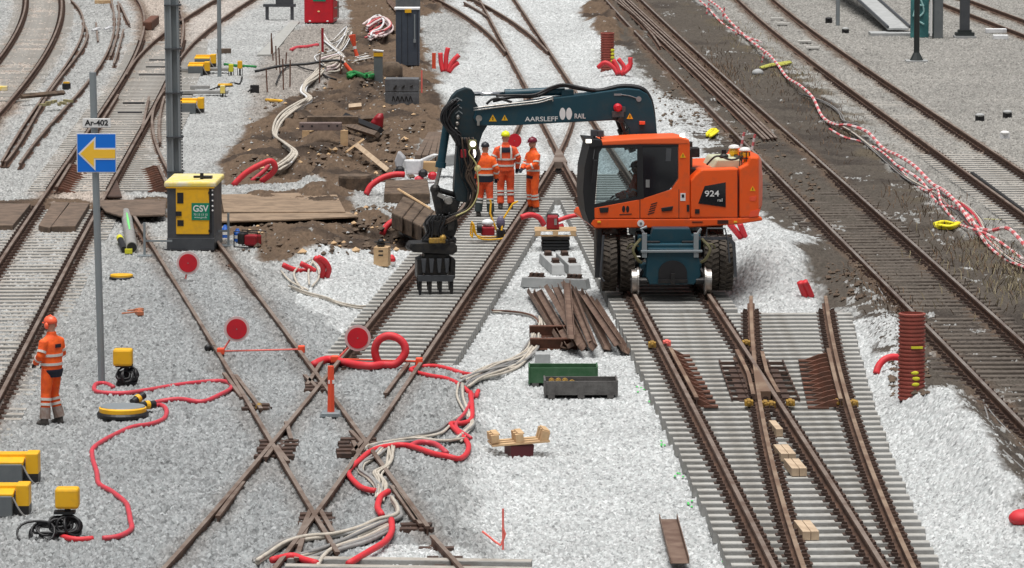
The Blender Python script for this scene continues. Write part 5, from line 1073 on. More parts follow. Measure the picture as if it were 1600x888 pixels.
arch('red conduit arch from the white sheet heap down to the gravel', [(572, 304), (580, 290), (598, 278), (616, 273), (632, 273)], .075, yb=(572, 305)); arch('red conduit arch right above the wooden box', [(597, 367), (603, 355), (615, 346), (630, 346), (640, 353), (646, 364)], .075, yb=(597, 370))
arch('red conduit arch leaning out of gravel at the big corrugated pipe', [(1369, 584), (1373, 572), (1382, 562), (1395, 558), (1412, 560)], .065, yb=(1369, 585))
for k, pts in enumerate(([(1250, 441), (1254, 452), (1259, 465)], [(1257, 440), (1262, 450), (1268, 464)])): arch(('left' if k == 0 else 'right')+' of two short red conduit ends sticking out above the panel', pts, .07, yb=(1262, 466))
for k, pts in enumerate(([(1140, 350), (1150, 362), (1158, 372)], [(1156, 350), (1160, 360), (1164, 370)])): arch(('left' if k == 0 else 'right')+' red conduit end glimpsed under the excavator tail', pts, .07, yb=(1163, 373))
G2 = 'bunched red conduit ends'
for k, pts in enumerate(([(692, 112), (689, 98), (688, 83)], [(697, 112), (697, 90), (700, 75)], [(700, 113), (706, 98), (717, 86)], [(701, 113), (708, 104), (716, 98)])): arch(['leftmost', 'tallest', 'longest right-leaning', 'lowest right-leaning'][k]+' red conduit end of the bunch right of the cabinets', pts, .08, M_red, (699, 115), G2)
for k, pts in enumerate(([(965, 116), (958, 105), (945, 98), (934, 106)], [(968, 116), (964, 104), (958, 94)], [(972, 116), (975, 105), (966, 92)], [(974, 115), (984, 105), (985, 90)], [(970, 117), (978, 108), (987, 98)])): arch(['drooping left', 'short left', 'inner', 'tall right', 'slanting right'][k]+' red conduit end by the far corrugated pipe', pts, .075, M_red, (970, 118), G2)
b = MB(); b.ball(at(1597, 816, .06), (.2, .2, .13)); solo(b, 'cable_conduit', M_red, 'red conduit end poking out of gravel at the right edge', 'conduit', smooth=True)
gq = at(500, 432)
for k, pts in enumerate(([(442, 414), (455, 420), (470, 424), (488, 423)], [(470, 412), (482, 418), (492, 424)], [(492, 403), (500, 410), (505, 420), (503, 435)], [(497, 402), (507, 408), (514, 420), (511, 433)])): arch(['long low', 'short low', 'inner arched', 'outer arched'][k]+' red conduit of the tangle below the dirt pit', pts, .06, M_red, (500, 436 if k > 1 else 426), 'tangle of red conduits')
for k, pts in enumerate(([(486, 410), (470, 418), (460, 430), (462, 444), (475, 458)], [(488, 412), (482, 428), (484, 450)], [(488, 412), (496, 425), (498, 440), (488, 452)], [(440, 428), (455, 445), (480, 458)])): hose_on_ground('white_cable', ['left looping', 'middle hanging', 'right looping', 'outer low'][k]+' white cable spilling from the red tangle', 'cable', pts, .022, M_beige, 'white cables at the red tangle', .05)
def bundle(label, skels, n, spread, r, mats, group=None, sag=.02, cat='cable bundle'):
    t = thing('cable_bundle', label, cat, at(*skels[0][0]), 0, group); o0 = t.location.copy(); ii = 0
    for sk in skels:
        for k in range(n):
            ph = rng.uniform(0, 6.28); am = rng.uniform(-1, 1)*spread; P = []
            for i, (x, y) in enumerate(sk):
                w_ = am*math.sin(ph+i*.55)+rng.normal(0, spread*.12); P.append(at(x+w_, y+w_*.45, r+sag*(k % 3)+(.05 if y < 300 else .01))-o0)
            b = MB(); b.tube(spline(P, 4), r*1.2, 6); b.build('cable', mats[ii % len(mats)], t, smooth=True); ii += 1
    return t
CM = [M_beige, M_gcab, M_beige, M_pvc, M_gcab]
bundle('loose bundle of grey and beige cables from the beam pile down to the red conduit', [[(842, 500), (843, 512), (835, 525), (832, 540), (822, 555), (800, 568), (775, 577), (750, 588), (728, 600)], [(838, 530), (833, 548), (812, 572), (780, 582), (745, 592), (725, 606)]], 8, 9, .02, CM)
bundle('beige cables following the red conduit around its central bend', [[(722, 605), (722, 625), (727, 640), (733, 655), (738, 668), (725, 680), (715, 692)]], 9, 8, .018, CM)
bundle('dark grey cables sagging left from the red conduit over the thin rail', [[(735, 648), (715, 660), (700, 670), (685, 680), (655, 686), (620, 693), (590, 700), (570, 708)], [(722, 690), (690, 694), (650, 692), (610, 698), (580, 705), (568, 716)]], 5, 5, .02, [M_gcab, M_beige, M_gcab])
bundle('beige cables knotted between the diamond crossing and short guard rail', [[(600, 706), (585, 718), (566, 728), (562, 740), (578, 752), (590, 765), (594, 780)], [(612, 703), (612, 722), (605, 735), (590, 745), (598, 760), (593, 785)]], 8, 8, .018, [M_beige, M_beige, M_pvc])
bundle('long grey and beige cables fanning to the bottom left corner of the crossing', [[(612, 785), (620, 800), (618, 812), (590, 820), (560, 832), (520, 842), (480, 846), (445, 855), (420, 872), (402, 884)], [(604, 820), (570, 835), (540, 850), (500, 866), (470, 876)], [(608, 830), (570, 848), (525, 862), (505, 875), (495, 892)]], 4, 7, .026, CM)
bundle('pale cable pair lying left of the left track panel', [[(455, 452), (480, 462), (510, 470), (530, 478), (560, 484), (575, 483)]], 3, 4, .016, [M_beige]); bundle('thin dark cables coming out right of the left track panel', [[(768, 490), (790, 491), (815, 494), (835, 500), (845, 512)]], 4, 3, .016, [M_gcab, M_beige, M_rust])
bundle('thick pale cable rope snaking down the dirt mound', [[(502, 118), (490, 130), (478, 140), (474, 152), (484, 162), (470, 172), (450, 185), (435, 200), (430, 222), (445, 235), (460, 248), (452, 262), (432, 276)]], 12, 5, .03, [M_beige, M_wht2, M_beige], sag=.06)
bundle('thin pale wires straggling around the rebar stakes', [[(500, 50), (515, 70), (545, 45), (530, 80), (500, 95), (520, 110), (560, 95), (578, 90)], [(505, 65), (530, 85), (545, 98), (580, 92)]], 4, 7, .016, [M_beige, M_wht2])
bundle('crumpled heap of pink and white wrapping on the dirt mound', [[(574, 52), (585, 42), (600, 38), (608, 48), (600, 58), (585, 62), (578, 66)]], 12, 7, .035, [M_tapeW, M_wht2, M_tapeR, M_tapeW], sag=.09, cat='wrapping heap')
bundle('white-pink cable knot behind the red nozzle', [[(505, 105), (520, 100), (535, 98), (525, 112), (510, 115)]], 6, 5, .03, [M_tapeW, M_beige], sag=.07)
# thick black hose to red nozzle
P = [on_y(x, y, at(530, 118).y) for x, y in ((398, 112), (440, 103), (480, 100), (505, 96), (530, 95), (540, 102))]; b = MB(); b.tube(spline(P), .045, 8); bh = solo(b, 'black_hose', M_bcab, 'thick black hose looped over the rebar stakes ending in a red nozzle', 'hose', smooth=True)
b = MB(); P = [on_y(x, y, at(530, 118).y) for x, y in ((538, 99), (546, 109), (552, 117))]; b.tube(P, [.06, .07, .1], 10); b.build('red_nozzle', M_redor, bh)
for k, pts in enumerate(([(460, 104), (475, 110), (500, 117), (512, 124), (525, 128)], [(502, 98), (500, 112), (510, 124), (525, 128)], [(455, 106), (440, 115), (432, 135)])): hose_on_ground('black_cable', ['long', 'curled', 'short left'][k]+' black cable among the rebar stakes', 'cable', pts, .025, M_bcab, 'black cables among the stakes', .06)
hose_on_ground('black_cable', 'black cable on pale ballast joining the small yellow boxes', 'cable', [(325, 143), (345, 136), (362, 130), (375, 132), (378, 122)], .03, M_bcab)
hose_on_ground('green_cable', 'green cable behind the slim pole', 'cable', [(352, 102), (370, 104), (400, 106)], .05, M_gtarp)
for k, (px, pb, pt) in enumerate(((418, 145, 108), (427, 95, 60), (432, 110, 72), (438, 118, 75), (443, 140, 92), (453, 136, 94), (499, 130, 85), (424, 88, 52), (532, 122, 88), (446, 108, 82))):
    g = at(px, pb); z = on_y(px, pt, g.y).z-g.z; b = MB(); b.cyl((0, 0, -.1), (rng.uniform(-.05, .05), 0, z), .022, n=6); solo(b, 'rebar_stake', M_rust, ['rusty stake nearest the pale ballast edge', 'thin rusty stake by the grey board end', 'rusty stake right of the board end', 'tall rusty stake in the middle of the group', 'long rusty stake just below the black hose', 'rusty stake right of the long one', 'pale rusty stake beside the cable rope top', 'dark stake leaning at the grey board', 'rusty stake left of the red nozzle', 'short rusty stake behind the middle ones'][k], 'stake', 'rusty rebar stakes', loc=g)
# red posts
for px, pb, pt, m_, w_, lab in ((504, 82, 44, M_redd, .09, 'square dark red post below the red generator'), (678, 107, 83, M_redor, .13, 'short orange-red post at the right edge of the dirt'), (659, 145, 110, M_pink, .05, 'thin pink marking stake by the concrete blocks'), (786, 858, 795, M_pink, .03, 'thin pink stake in the foreground ballast')):
    g = at(px, pb); z = on_y(px, pt, g.y).z-g.z; t = thing('marker_stake', lab, 'stake', g); b = MB(); b.box((0, 0, z/2-.05), (w_, w_*.6, z+.1)); b.build('stake', m_, t)
    if px == 786:
        b = MB(); b.tube(spline([(-.03, 0, .05), (-.12, .05, .1), (-.2, .1, .16), (-.3, .2, .22)]), .016, 5); b.tube([(-.02, 0, .06), (.03, 0, .22), (0, 0, .3)], .02, 5); b.build('torn_tape', M_pink, t)
g = at(559, 92); t = thing('traffic_marker', 'orange and white marker post leaning on the mound behind the red nozzle', 'marker post', g); b = MB(); b.tube([(0, 0, 0), (-.1, 0, .35)], [.08, .06], 8); b.tube([(-.12, 0, .45), (-.2, 0, .85)], [.06, .13], 8); b.build('post', M_redor, t); b = MB(); b.tube([(-.1, 0, .35), (-.12, 0, .45)], .065, 8); b.build('white_band', M_wht, t)
hose_on_ground('pink_strap', 'crumpled red-pink strap left of the dark red post', 'strap', [(455, 80), (465, 76), (480, 75), (497, 72)], .07, M_redp)
bundle('crumpled green tarpaulin strip below the grey post', [[(545, 125), (555, 122), (570, 126), (585, 124)]], 9, 4, .045, [M_gtarp], sag=.04, cat='tarpaulin')
a_, c_ = at(462, 36, .05), at(415, 88, .05); b = MB(); dv = (c_-a_).normalized(); b.prism([(a_.x-.2, a_.y), (a_.x+.15, a_.y), (c_.x+.25, c_.y), (c_.x-.3, c_.y)], lambda u, v: (u, v, .16), lambda u, v: (u, v, .25)); solo(b, 'grey_board', mat('pale_grey_board', (.4, .4, .38), .8, 0, (.3, .3, .28), 4), 'long pale grey board edging the ballast below the red generator', 'board')
hose_on_ground('yellow_strip', 'yellow strip half buried below the rebar stakes', 'strip', [(416, 159), (440, 160)], .05, M_yel)
b = MB(); b.box((0, 0, .12), (.28, .2, .24)); b.tube([(0, 0, .2), (-.2, -.2, .05)], .03); solo(b, 'cable_joint', M_blk, 'black cable joint box on pale ballast right of the yellow cover', 'joint box', loc=at(398, 145))
# ================= stop discs =================
def stop(px, py, rpx, foot, label, ring=True, bar=None, tilt=0):
    f = on_z(*foot, .39) if foot else None; g = f; t = thing('stop_signal', label, 'stop signal', g, 0, 'red stop discs'); c_ = on_y(px, py, g.y); s = FPX/(g.y*math.cos(PITCH)+(CAM_H-c_.z)*math.sin(PITCH)); r = rpx/s
    L = c_-g; b = MB(); b.lathe([(r, -.012), (r, .012)], (L.x, -.03, L.z), 'y', 40); d = b.build('disc', mat('pale_pink_reflective_ring', (.66, .50, .49), .5) if ring else M_redb, t)
    b = MB(); rr = r*.80 if ring else r*.97; b.lathe([(rr, -.004), (rr, .004)], (L.x, -.046, L.z), 'y', 40); d2 = b.build('red_face', M_redb, d); b = MB(); b.lathe([(.012, -.004), (.012, .004)], (L.x, -.054, L.z), 'y', 8); b.build('rivet', M_gcab, d2)
    b = MB(); b.tube([(0, 0, -.05), (L.x, .0, L.z)], .018, 8); b.build('stem', M_pink, t)
    if bar:
        b = MB(); b.box((0, 0, .0), (.14, .14, .12)); b.build('clamp', M_redor, t, bevel=.02)
        q = on_z(*bar, .39)-g; b = MB(); b.tube([(0, 0, 0), q], .016, 8); b.build('bar', M_pink if px < 400 else M_redor, t); b = MB(); b.box(q, (.13, .14, .14)); b.build('clamp', M_redor, t, bevel=.02)
    return t
stop(370, 514, 20, (345, 549), 'red disc with white ring above the thin rail, left of the two lower discs', bar=(471, 546)); stop(559, 528, 20.5, (523, 561), 'red disc with white ring over the left panel end, beside the upright conduit ring', bar=(655, 565)); stop(294, 411, 18, (290, 432), 'red disc with white ring just below the yellow generator'); stop(804, 220, 11, (806, 245), 'plain red disc behind the yellow-helmeted worker', ring=False)
g = at(517, 650); t = thing('barrier_post', 'orange-red board post with white base standing in the diamond crossing', 'post', g); b = MB(); b.tube([(0, 0, .05), (.01, 0, .85)], [.065, .05], 4); b.box((0, 0, .45), (.1, .05, .8)); b.build('board', M_redor, t, bevel=.01); b = MB(); b.box((.01, -.005, .58), (.104, .06, .06)); b.build('white_band', M_wht, t); b = MB(); b.prism([(-.19, 0), (.19, 0), (.15, .07), (-.15, .07)], lambda u, v: (u, -.2, v), lambda u, v: (u, .2, v)); b.build('base', M_galv, t, bevel=.01)
# ================= things between the panels =================
b = MB()
def solo_box(name, label, cat, px, py, dims, m, rz=0, up_=0, group=None, bevel=.015, z=None):
    g = at(px, py, up_) if z is None else on_z(px, py, z); b = MB(); b.box((0, dims[1]/2, dims[2]/2), dims); o = solo(b, name, m, label, cat, group, loc=g, bevel=bevel); o.rotation_euler[2] = rz; return o
# spare concrete sleepers with fastenings
def spare(px, py, L, rz, label, up_=0, seats=((-.5, 0), (.5, 0))):
    g = at(px, py, up_); t = thing('spare_sleeper', label, 'sleeper', g, rz, 'spare concrete sleepers'); b = MB(); b.box((0, 0, .11), (L, .28, .22), taper=.94); b.build('block', M_stone, t, bevel=.015)
    for s in (-1, 1):
        b = MB(); [b.box((s*L*.28+dx, 0, .26), (.07, .14, .09), ry=.15) for dx in (-.11, 0, .11)]; b.box((s*L*.28, 0, .226), (.34, .16, .02)); b.build('fastening', M_clip, t)
spare(868, 450, 1.5, math.radians(-18), 'spare concrete sleeper lying crosswise in front of the other two'); spare(862, 420, 2.6, math.radians(-84), 'left of two parallel spare concrete sleepers by the dark stack'); spare(888, 420, 2.6, math.radians(-84), 'right of two parallel spare concrete sleepers by the dark stack')
# stack of black mats with pallet and red breaker
g = at(868, 392); t = thing('pad_stack', 'stack of black rubber pads under the pallet between the panels', 'pad stack', g); 
for k in range(4): b = MB(); b.box((0, .3, .05+k*.075), (.62+.03*(k % 2), .6, .06)); b.build('pad', M_blk, t, bevel=.015)
zt = g.z+.33; t = thing('pallet', 'pale wooden pallet on the black pad stack', 'pallet', (g.x, g.y+.3, zt)); b = MB(); [b.box((0, -.36+.18*k, .13), (.95, .12, .022)) for k in range(5)]; b.box((0, -.36, .02), (.95, .1, .02)); b.build('boards', M_wood, t)
b = MB(); [b.box((x, y, .075), (.12, .12, .09)) for x in (-.4, 0, .4) for y in (-.36, 0, .36)]; b.build('blocks', M_wood, t)
c = Vector((g.x-.0, g.y+.2, zt+.145)); t = thing('portable_generator', 'dark red portable generator standing on the pallet', 'generator', c); b = MB(); b.prism([(-.15, 0), (.15, 0), (.12, .30), (-.13, .30)], lambda u, v: (u-.06, -.15, v), lambda u, v: (u-.06, .25, v)); b.build('casing', M_redd, t, bevel=.03); b = MB(); b.box((-.0, -.165, .18), (.06, .02, .14)); b.build('label_plate', M_gcab, t); b = MB(); b.tube([(-.2, 0, .28), (-.18, 0, .34), (.05, 0, .34), (.08, 0, .28)], .016); b.build('carry_handle', M_blk, t)
arch('left red conduit stub springing from behind the pallet', [(814, 340), (828, 336), (842, 340), (850, 352)], .065, M_red, (868, 378), 'red conduits at the pallet'); arch('right red conduit stub springing from behind the pallet', [(869, 346), (885, 340), (902, 336)], .05, M_red, (868, 378), 'red conduits at the pallet'); arch('short lower red conduit behind the portable generator', [(866, 357), (880, 352)], .055, M_red, (868, 378), 'red conduits at the pallet')
# tamper / compactor on the left panel
g = on_z(768, 378, .21); t = thing('rail_drill_machine', 'small petrol machine in a yellow tube frame with raised handles on the left panel', 'machine', g, math.radians(5)); b = MB()
for y in (-.15, .35): b.tube(spline([(-.45, y, .12), (-.42, y, .42), (-.3, y, .1), (.2, y, .08), (.3, y, .15)], 4), .018, 6)
b.tube([(-.45, -.15, .12), (-.45, .35, .12)], .018, 6); b.tube([(.3, -.15, .15), (.3, .35, .15)], .018, 6); b.tube([(-.42, -.15, .42), (-.42, .35, .42)], .018, 6)
b.tube([(.22, 0, .2), (.27, .1, .5), (.50, .15, .85), (.62, .15, .9)], .022, 6); b.tube([(.15, .3, .2), (-.0, .35, .6), (.02, .4, .85), (.0, .4, .92)], .022, 6); b.build('tube_frame', M_yel, t)
b = MB(); b.box((-.08, .1, .24), (.3, .3, .2)); b.build('engine', M_redd, t, bevel=.03); b = MB(); b.ball((-.08, .1, .42), (.14, .13, .09)); b.build('fuel_tank', M_wht2, t, smooth=True); b = MB(); b.lathe([(.12, -.05), (.12, .05)], (-.28, -.05, .32), 'x'); b.box((.22, .1, .16), (.18, .3, .2)); b.build('air_filter', M_blk, t); b = MB(); b.ball((.22, .12, .42), (.1, .1, .16)); b.build('gearbox', mat('purple_grey_casing', (.13, .11, .17), .5), t)
# wooden box and bottle
g = at(595, 416); t = thing('wooden_box', 'pale plywood box with slots in the gravel below the red arch', 'box', g, math.radians(-8)); b = MB(); b.box((0, .18, .2), (.32, .36, .42)); b.build('body', M_wood, t, bevel=.008); b = MB(); b.box((0, -.003, .33), (.1, .01, .03)); b.box((0, -.003, .24), (.1, .01, .03)); b.build('slot', M_blk, t)
b = MB(); b.tube([(-.14, .1, .52), (.2, .1, .5)], .018); b.ball((0, .15, .46), (.1, .1, .06)); b.ball((0, .1, .54), (.07, .07, .05)); solo(b, 'hand_tool', M_blkm, 'black tool with a crossbar lying on the wooden box', 'tool', loc=g)
g = at(612, 415); t = thing('spray_bottle', 'small red and white container beside the wooden box', 'container', g); b = MB(); b.lathe([(.08, 0), (.09, .03), (.085, .1), (.07, .12)]); b.build('lower_body', M_wht, t); b = MB(); b.lathe([(.086, .09), (.085, .16), (.05, .22), (.02, .24)]); b.build('upper_body', M_red, t)
# beams, steel sections
sections = [((828, 458), (882, 545)), ((842, 455), (893, 543)), ((853, 452), (905, 545)), ((868, 450), (912, 544)), ((878, 446), (920, 540)), ((893, 452), (930, 545)), ((903, 455), (948, 547)), ((885, 443), (892, 530)), ((912, 462), (965, 540)), ((925, 470), (977, 552))]
nm = ['leftmost', 'second from left', 'third from left', 'middle left', 'middle', 'middle right', 'third from right', 'topmost steep', 'second from right', 'rightmost']
def channel(P0, P1, label, w_=.16, m=M_beam, grp='rusty steel sections piled between the panels', roll=0):
    L = (P1-P0).length; d = (P1-P0).normalized(); sd_ = d.cross(Vector((0, 0, 1))).normalized(); u_ = sd_.cross(d); b = MB()
    sd_, u_ = sd_*math.cos(roll)+u_*math.sin(roll), u_*math.cos(roll)-sd_*math.sin(roll)
    for c_, a, h_ in ((0, w_, .012), (-w_/2, .012, .09), (w_/2, .012, .09)):
        vs = []
        for P in (P0, P1):
            for x, z in ((-a/2, 0 if h_ < .05 else 0), (a/2, 0), (a/2, h_), (-a/2, h_)): vs.append(P+sd_*(c_+x)+u_*z)
        b.add(vs, [(0, 1, 2, 3), (7, 6, 5, 4), (0, 4, 5, 1), (1, 5, 6, 2), (2, 6, 7, 3), (3, 7, 4, 0)])
    o = b.build('steel_section', m, bevel=0); tag(o, label, 'steel section', grp); return o
for k, (a_, c_) in enumerate(sections):
    z = .05+.07*(k % 3)+(.22 if k in (7,) else 0); channel(on_z(*a_, z+.05), on_z(*c_, z), nm[k]+' rusty section of the pile above the crates', .13, roll=[.3, -.5, .9, -.2, 1.2, -.8, .2, .1, -.4, .5][k])
for k, (a_, c_, lab) in enumerate((((827, 528), (893, 524), 'upper of two brown beams lying level left of the section pile'), ((828, 547), (902, 545), 'lower of two brown beams lying level left of the section pile'))):
    g0 = at(*a_); g1 = at(*c_); L = abs(g1.x-g0.x); b = MB(); b.box((0, 0, .10), (L, .012, .2)); b.box((0, 0, .01), (L, .16, .02)); b.box((0, 0, .205), (L, .16, .02)); solo(b, 'steel_beam', M_rust, lab, 'beam', 'level brown beams', loc=(g0+g1)/2)
solo_box('concrete_offcut', 'grey concrete offcut under the level brown beams', 'concrete piece', 848, 570, (.28, .4, .2), M_stone)
P0, P1 = at(1044, 823, .1), at(1062, 892, .1); channel(P0, P1, 'rusty channel section lying alone in the bottom foreground ballast', .26, grp=None)
# crates
def crate(px, py, w_, d, h, m, label, rz=0):
    g = at(px, py); t = thing('crate', label, 'crate', g, rz, 'long wooden crates'); T_ = .03
    b = MB(); b.box((0, .015, h/2+.06), (w_, T_, h)); b.build('front_panel', m, t, bevel=.006); b = MB(); b.box((0, d-.015, h/2+.06), (w_, T_, h)); b.build('back_panel', m, t, bevel=.006)
    for s in (-1, 1): b = MB(); b.box((s*(w_/2+.012), d/2, h/2+.055), (T_, d+.03, h+.04)); b.build('end_panel', M_greyw if m is M_greyw else m, t, bevel=.006)
    b = MB(); b.box((0, d/2, .08), (w_-.01, d-.05, .03)); b.build('floor', m, t); b = MB(); [b.box((x, d/2, .03), (.12, d, .06)) for x in (-w_/2+.1, 0, w_/2-.1)]; b.build('runner', M_greyw, t); return t
cg = crate(880, 604, 1.2, .6, .28, M_green, 'green long crate behind the grey weathered one'); c2 = crate(908, 623, 1.25, .65, .25, M_greyw, 'grey weathered crate holding brass couplings in front of the green one', math.radians(1))
for k in range(7):
    b = MB(); b.lathe([(.055, -.05), (.055, .05), (.03, .06)], (0, 0, 0), 'y', 12); b.lathe([(.035, .05), (.035, .08)], (0, 0, 0), 'y', 10)
    tag(b.build('brass_coupling', M_brass, loc=c2.location+Vector((-.52+.12*(k % 4), .15+.22*(k//4), .26+.0*(k % 2)))), ['front left', 'second front', 'third front', 'rightmost front', 'back left', 'middle back', 'rightmost back'][k]+' brass coupling in the grey crate', 'coupling', 'brass couplings in the crate')
# pallet collar on dark red block
g = at(812, 712); t = thing('steel_block', 'dark red-brown block carrying the broken pallet piece', 'block', g, math.radians(12)); b = MB(); b.prism([(-.17, -.1), (.2, -.02), (.22, .18), (-.17, .17)], lambda u, v: (u, -.1, v), lambda u, v: (u, .4, v)); b.build('body', mat('oxblood_steel', (.09, .01, .014), .6), t)
t = thing('broken_pallet', 'broken pale wooden pallet piece with upright blocks on a dark block', 'pallet', g+Vector((0, .05, .18)), math.radians(8)); b = MB(); [b.box((0, y, .03), (.95, .13, .03), ry=-.06) for y in (-.1, .12, .34)]; b.build('boards', M_wood, t)
for x, h_ in ((-.42, .13), (-.02, .14), (.40, .18)): b = MB(); [b.box((x, y, .045+h_/2), (.13, .1, h_), ry=-.1 if x < 0 else .25) for y in (-.1, .12, .34)]; b.box((x+.03, .12, .05+h_), (.1, .5, .025), ry=-.1 if x < 0 else .25); b.build('stringer', M_wood, t, bevel=.006)
# timber packers in the turnout
for px, py, lab in ((1218, 683, 'single pale timber packer nearest the crossing'), (1232, 722, 'rear pair-end timber packer in the turnout'), (1249, 745, 'middle timber packer just in front of another'), (1267, 845, 'lone front timber packer near the bottom')):
    g = on_z(px, py, .21); t = thing('timber_packer', lab, 'timber block', g, math.radians(4), 'timber packers on the sleepers'); L = 1.0
    for s in ((-1, 1) if px != 1218 else (0,)): b = MB(); b.box((s*.062, L/2, .07), (.115, L, .13)); b.build('timber', M_woodp, t, bevel=.006)
# big corrugated pipes
def cpipe(px, py, ptop, r, label, n=22):
    g = at(px, py, -.1); h = on_y(px, ptop, g.y).z-g.z; b = MB(); prof = []
    for k in range(n):
        z0_ = h*k/n; z1_ = h*(k+1)/n; d_ = (z1_-z0_)
        prof += [(r*.91, z0_), (r*.91, z0_+d_*.28), (r, z0_+d_*.45), (r, z0_+d_*.85), (r*.91, z1_-.002)]
    prof += [(r*.84, h), (r*.82, h-.3), (r*.8, .0)]
    b.lathe(prof, n=36); t = thing('corrugated_pipe', label, 'pipe', g, 0, 'upright corrugated pipes'); b.build('pipe', M_pipe, t); return t, g, h
t, g, h = cpipe(1424, 616, 489, .235, 'large upright terracotta corrugated pipe beside the right panel'); b = MB(); [b.ball((.05+.05*math.sin(3*q), -.22, .3+.1*q), (.07, .03, .035)) for q in range(3)]; b.build('yellow_marking', M_limey, t); b = MB(); b.box((.07, -.235, h*.62), (.2, .02, .04)); b.build('yellow_marking', M_limey, t)
t, g, h = cpipe(949, 109, 51, .235, 'smaller far upright terracotta pipe beside red conduit ends', 16); b = MB(); [b.ball((.17, -.2, .4+.12*q), (.07, .03, .05)) for q in range(4)]; b.build('yellow_marking', M_limey, t)
# grey pipe, sleeve
P0, P1 = at(197, 342, .13), at(206, 396, .13); b = MB(); b.cyl(P1, P0, .125, n=24); o = solo(b, 'drain_pipe', M_pvc, 'grey plastic pipe with green spray lying right of the sign post', 'pipe'); b = MB(); b.cyl(P1-(P0-P1).normalized()*.003, P1+(P0-P1).normalized()*.01, .108, n=24); b.build('opening', M_blk, o); b = MB(); P2 = P1.lerp(P0, .35)+Vector((0, 0, .117)); P3 = P1.lerp(P0, .85)+Vector((0, 0, .117)); b.tube([P2, P2.lerp(P3, .5), P3], [.02, .035, .02], 6); b.build('green_mark', M_lime, o)
P0, P1 = at(187, 380, .12), at(194, 396, .08); b = MB(); b.cyl(P0, P1, .07, n=14); o = solo(b, 'pipe_sleeve', M_blk, 'black sleeve with yellow ends leaning beside the grey pipe', 'pipe sleeve'); b = MB(); b.cyl(P0+(P0-P1)*.02, P0+(P1-P0)*.2, .074, n=14); b.build('yellow_end', M_limey, o); b = MB(); b.box(at(201, 397, .06), (.16, .1, .1)); b.build('yellow_foot', M_limey, o)
# red generator-side engine, bottles, steel stands
for k, (px, py, lab) in enumerate(((352, 372, 'blue canister nearest the generator'), (371, 378, 'blue and white canister by the small engine'))): b = MB(); b.lathe([(.08, 0), (.085, .02), (.085, .2), (.05, .26), (.03, .3)]); o = solo(b, 'canister', mat('canister_blue', (.02, .12, .5), .4), lab, 'canister', 'blue canisters', loc=at(px, py)); b = MB(); b.lathe([(.088, .08), (.088, .15)]); b.build('white_label', M_wht, o)
g = at(392, 388); t = thing('portable_engine', 'small dark red engine in a black tube frame right of the generator', 'engine', g, math.radians(-25)); b = MB(); b.box((0, .1, .17), (.3, .3, .24)); b.build('engine', M_redd, t, bevel=.04); b = MB(); b.box((-.25, .1, .2), (.18, .25, .26)); b.build('alternator', M_blkm, t, bevel=.04); b = MB(); [b.tube([(-.38, y, .02), (-.38, y, .36), (.22, y, .36), (.22, y, .02), (-.38, y, .02)], .014, 6) for y in (-.08, .3)]; b.build('tube_frame', M_blk, t)
for px, py, lab in ((226, 400, 'steel bar stand left of the yellow generator'), (357, 384, 'steel bar stand right of the yellow generator')):
    g = at(px, py); s = 1 if px < 300 else -1; b = MB(); b.box((0, 0, .36), (.05, .05, .75)); b.box((s*.3, .1, .32), (.6, .04, .04)); b.box((s*-.0, 0, .0), (.3, .3, .03)); solo(b, 'bar_stand', M_galv, lab, 'stand', 'steel bar stands', loc=g)
# copper-coloured clamp tool
g = at(214, 494); b = MB(); b.tube([(-.3, 0, .05), (.0, .02, .08), (.1, .2, .1)], .018, 6); b.tube([(-.22, .4, .06), (.05, .4, .08)], .018, 6); b.box((.05, .0, .06), (.12, .25, .07), rz=.3); b.box((.0, .45, .06), (.1, .25, .07), rz=-.4); b.tube([(.05, 0, .09), (-.0, .4, .09)], .02, 6); solo(b, 'rail_clamp_tool', mat('copper_steel', (.45, .15, .07), .55), 'copper-coloured clamp tool lying on ballast right of the sign post', 'tool', loc=g)
g = at(325, 549); b = MB(); b.ball((0, 0, .06), (.07, .06, .07)); b.ball((.1, .02, .05), (.06, .06, .06)); solo(b, 'counterweight_bag', M_blkm, 'small black lump at the rail left of the stop disc bar', 'weight', loc=g, smooth=True)
for k, (px, py) in enumerate(((1007, 607), (1022, 627) , (1041, 693), (1067, 743), (1083, 782), (1122, 832), (1135, 880))):
    p = on_z(px-6, py, .02); b = MB(); [b.ball((p.x+rng.normal(0, .03), p.y+rng.normal(0, .2), gz(p.x, p.y)+.02), (.022, .05, .012), 8, 5) for _ in range(4)]; tag(b.build('spray_mark', mat('bright_green_spray', (.12, .60, .16), .8)), ['small', 'second small', 'third', 'large', 'fifth', 'sixth', 'lowest'][k]+' green spray mark in the ballast along the right panel, counted from the crates', 'spray mark', 'green spray marks along the panel')
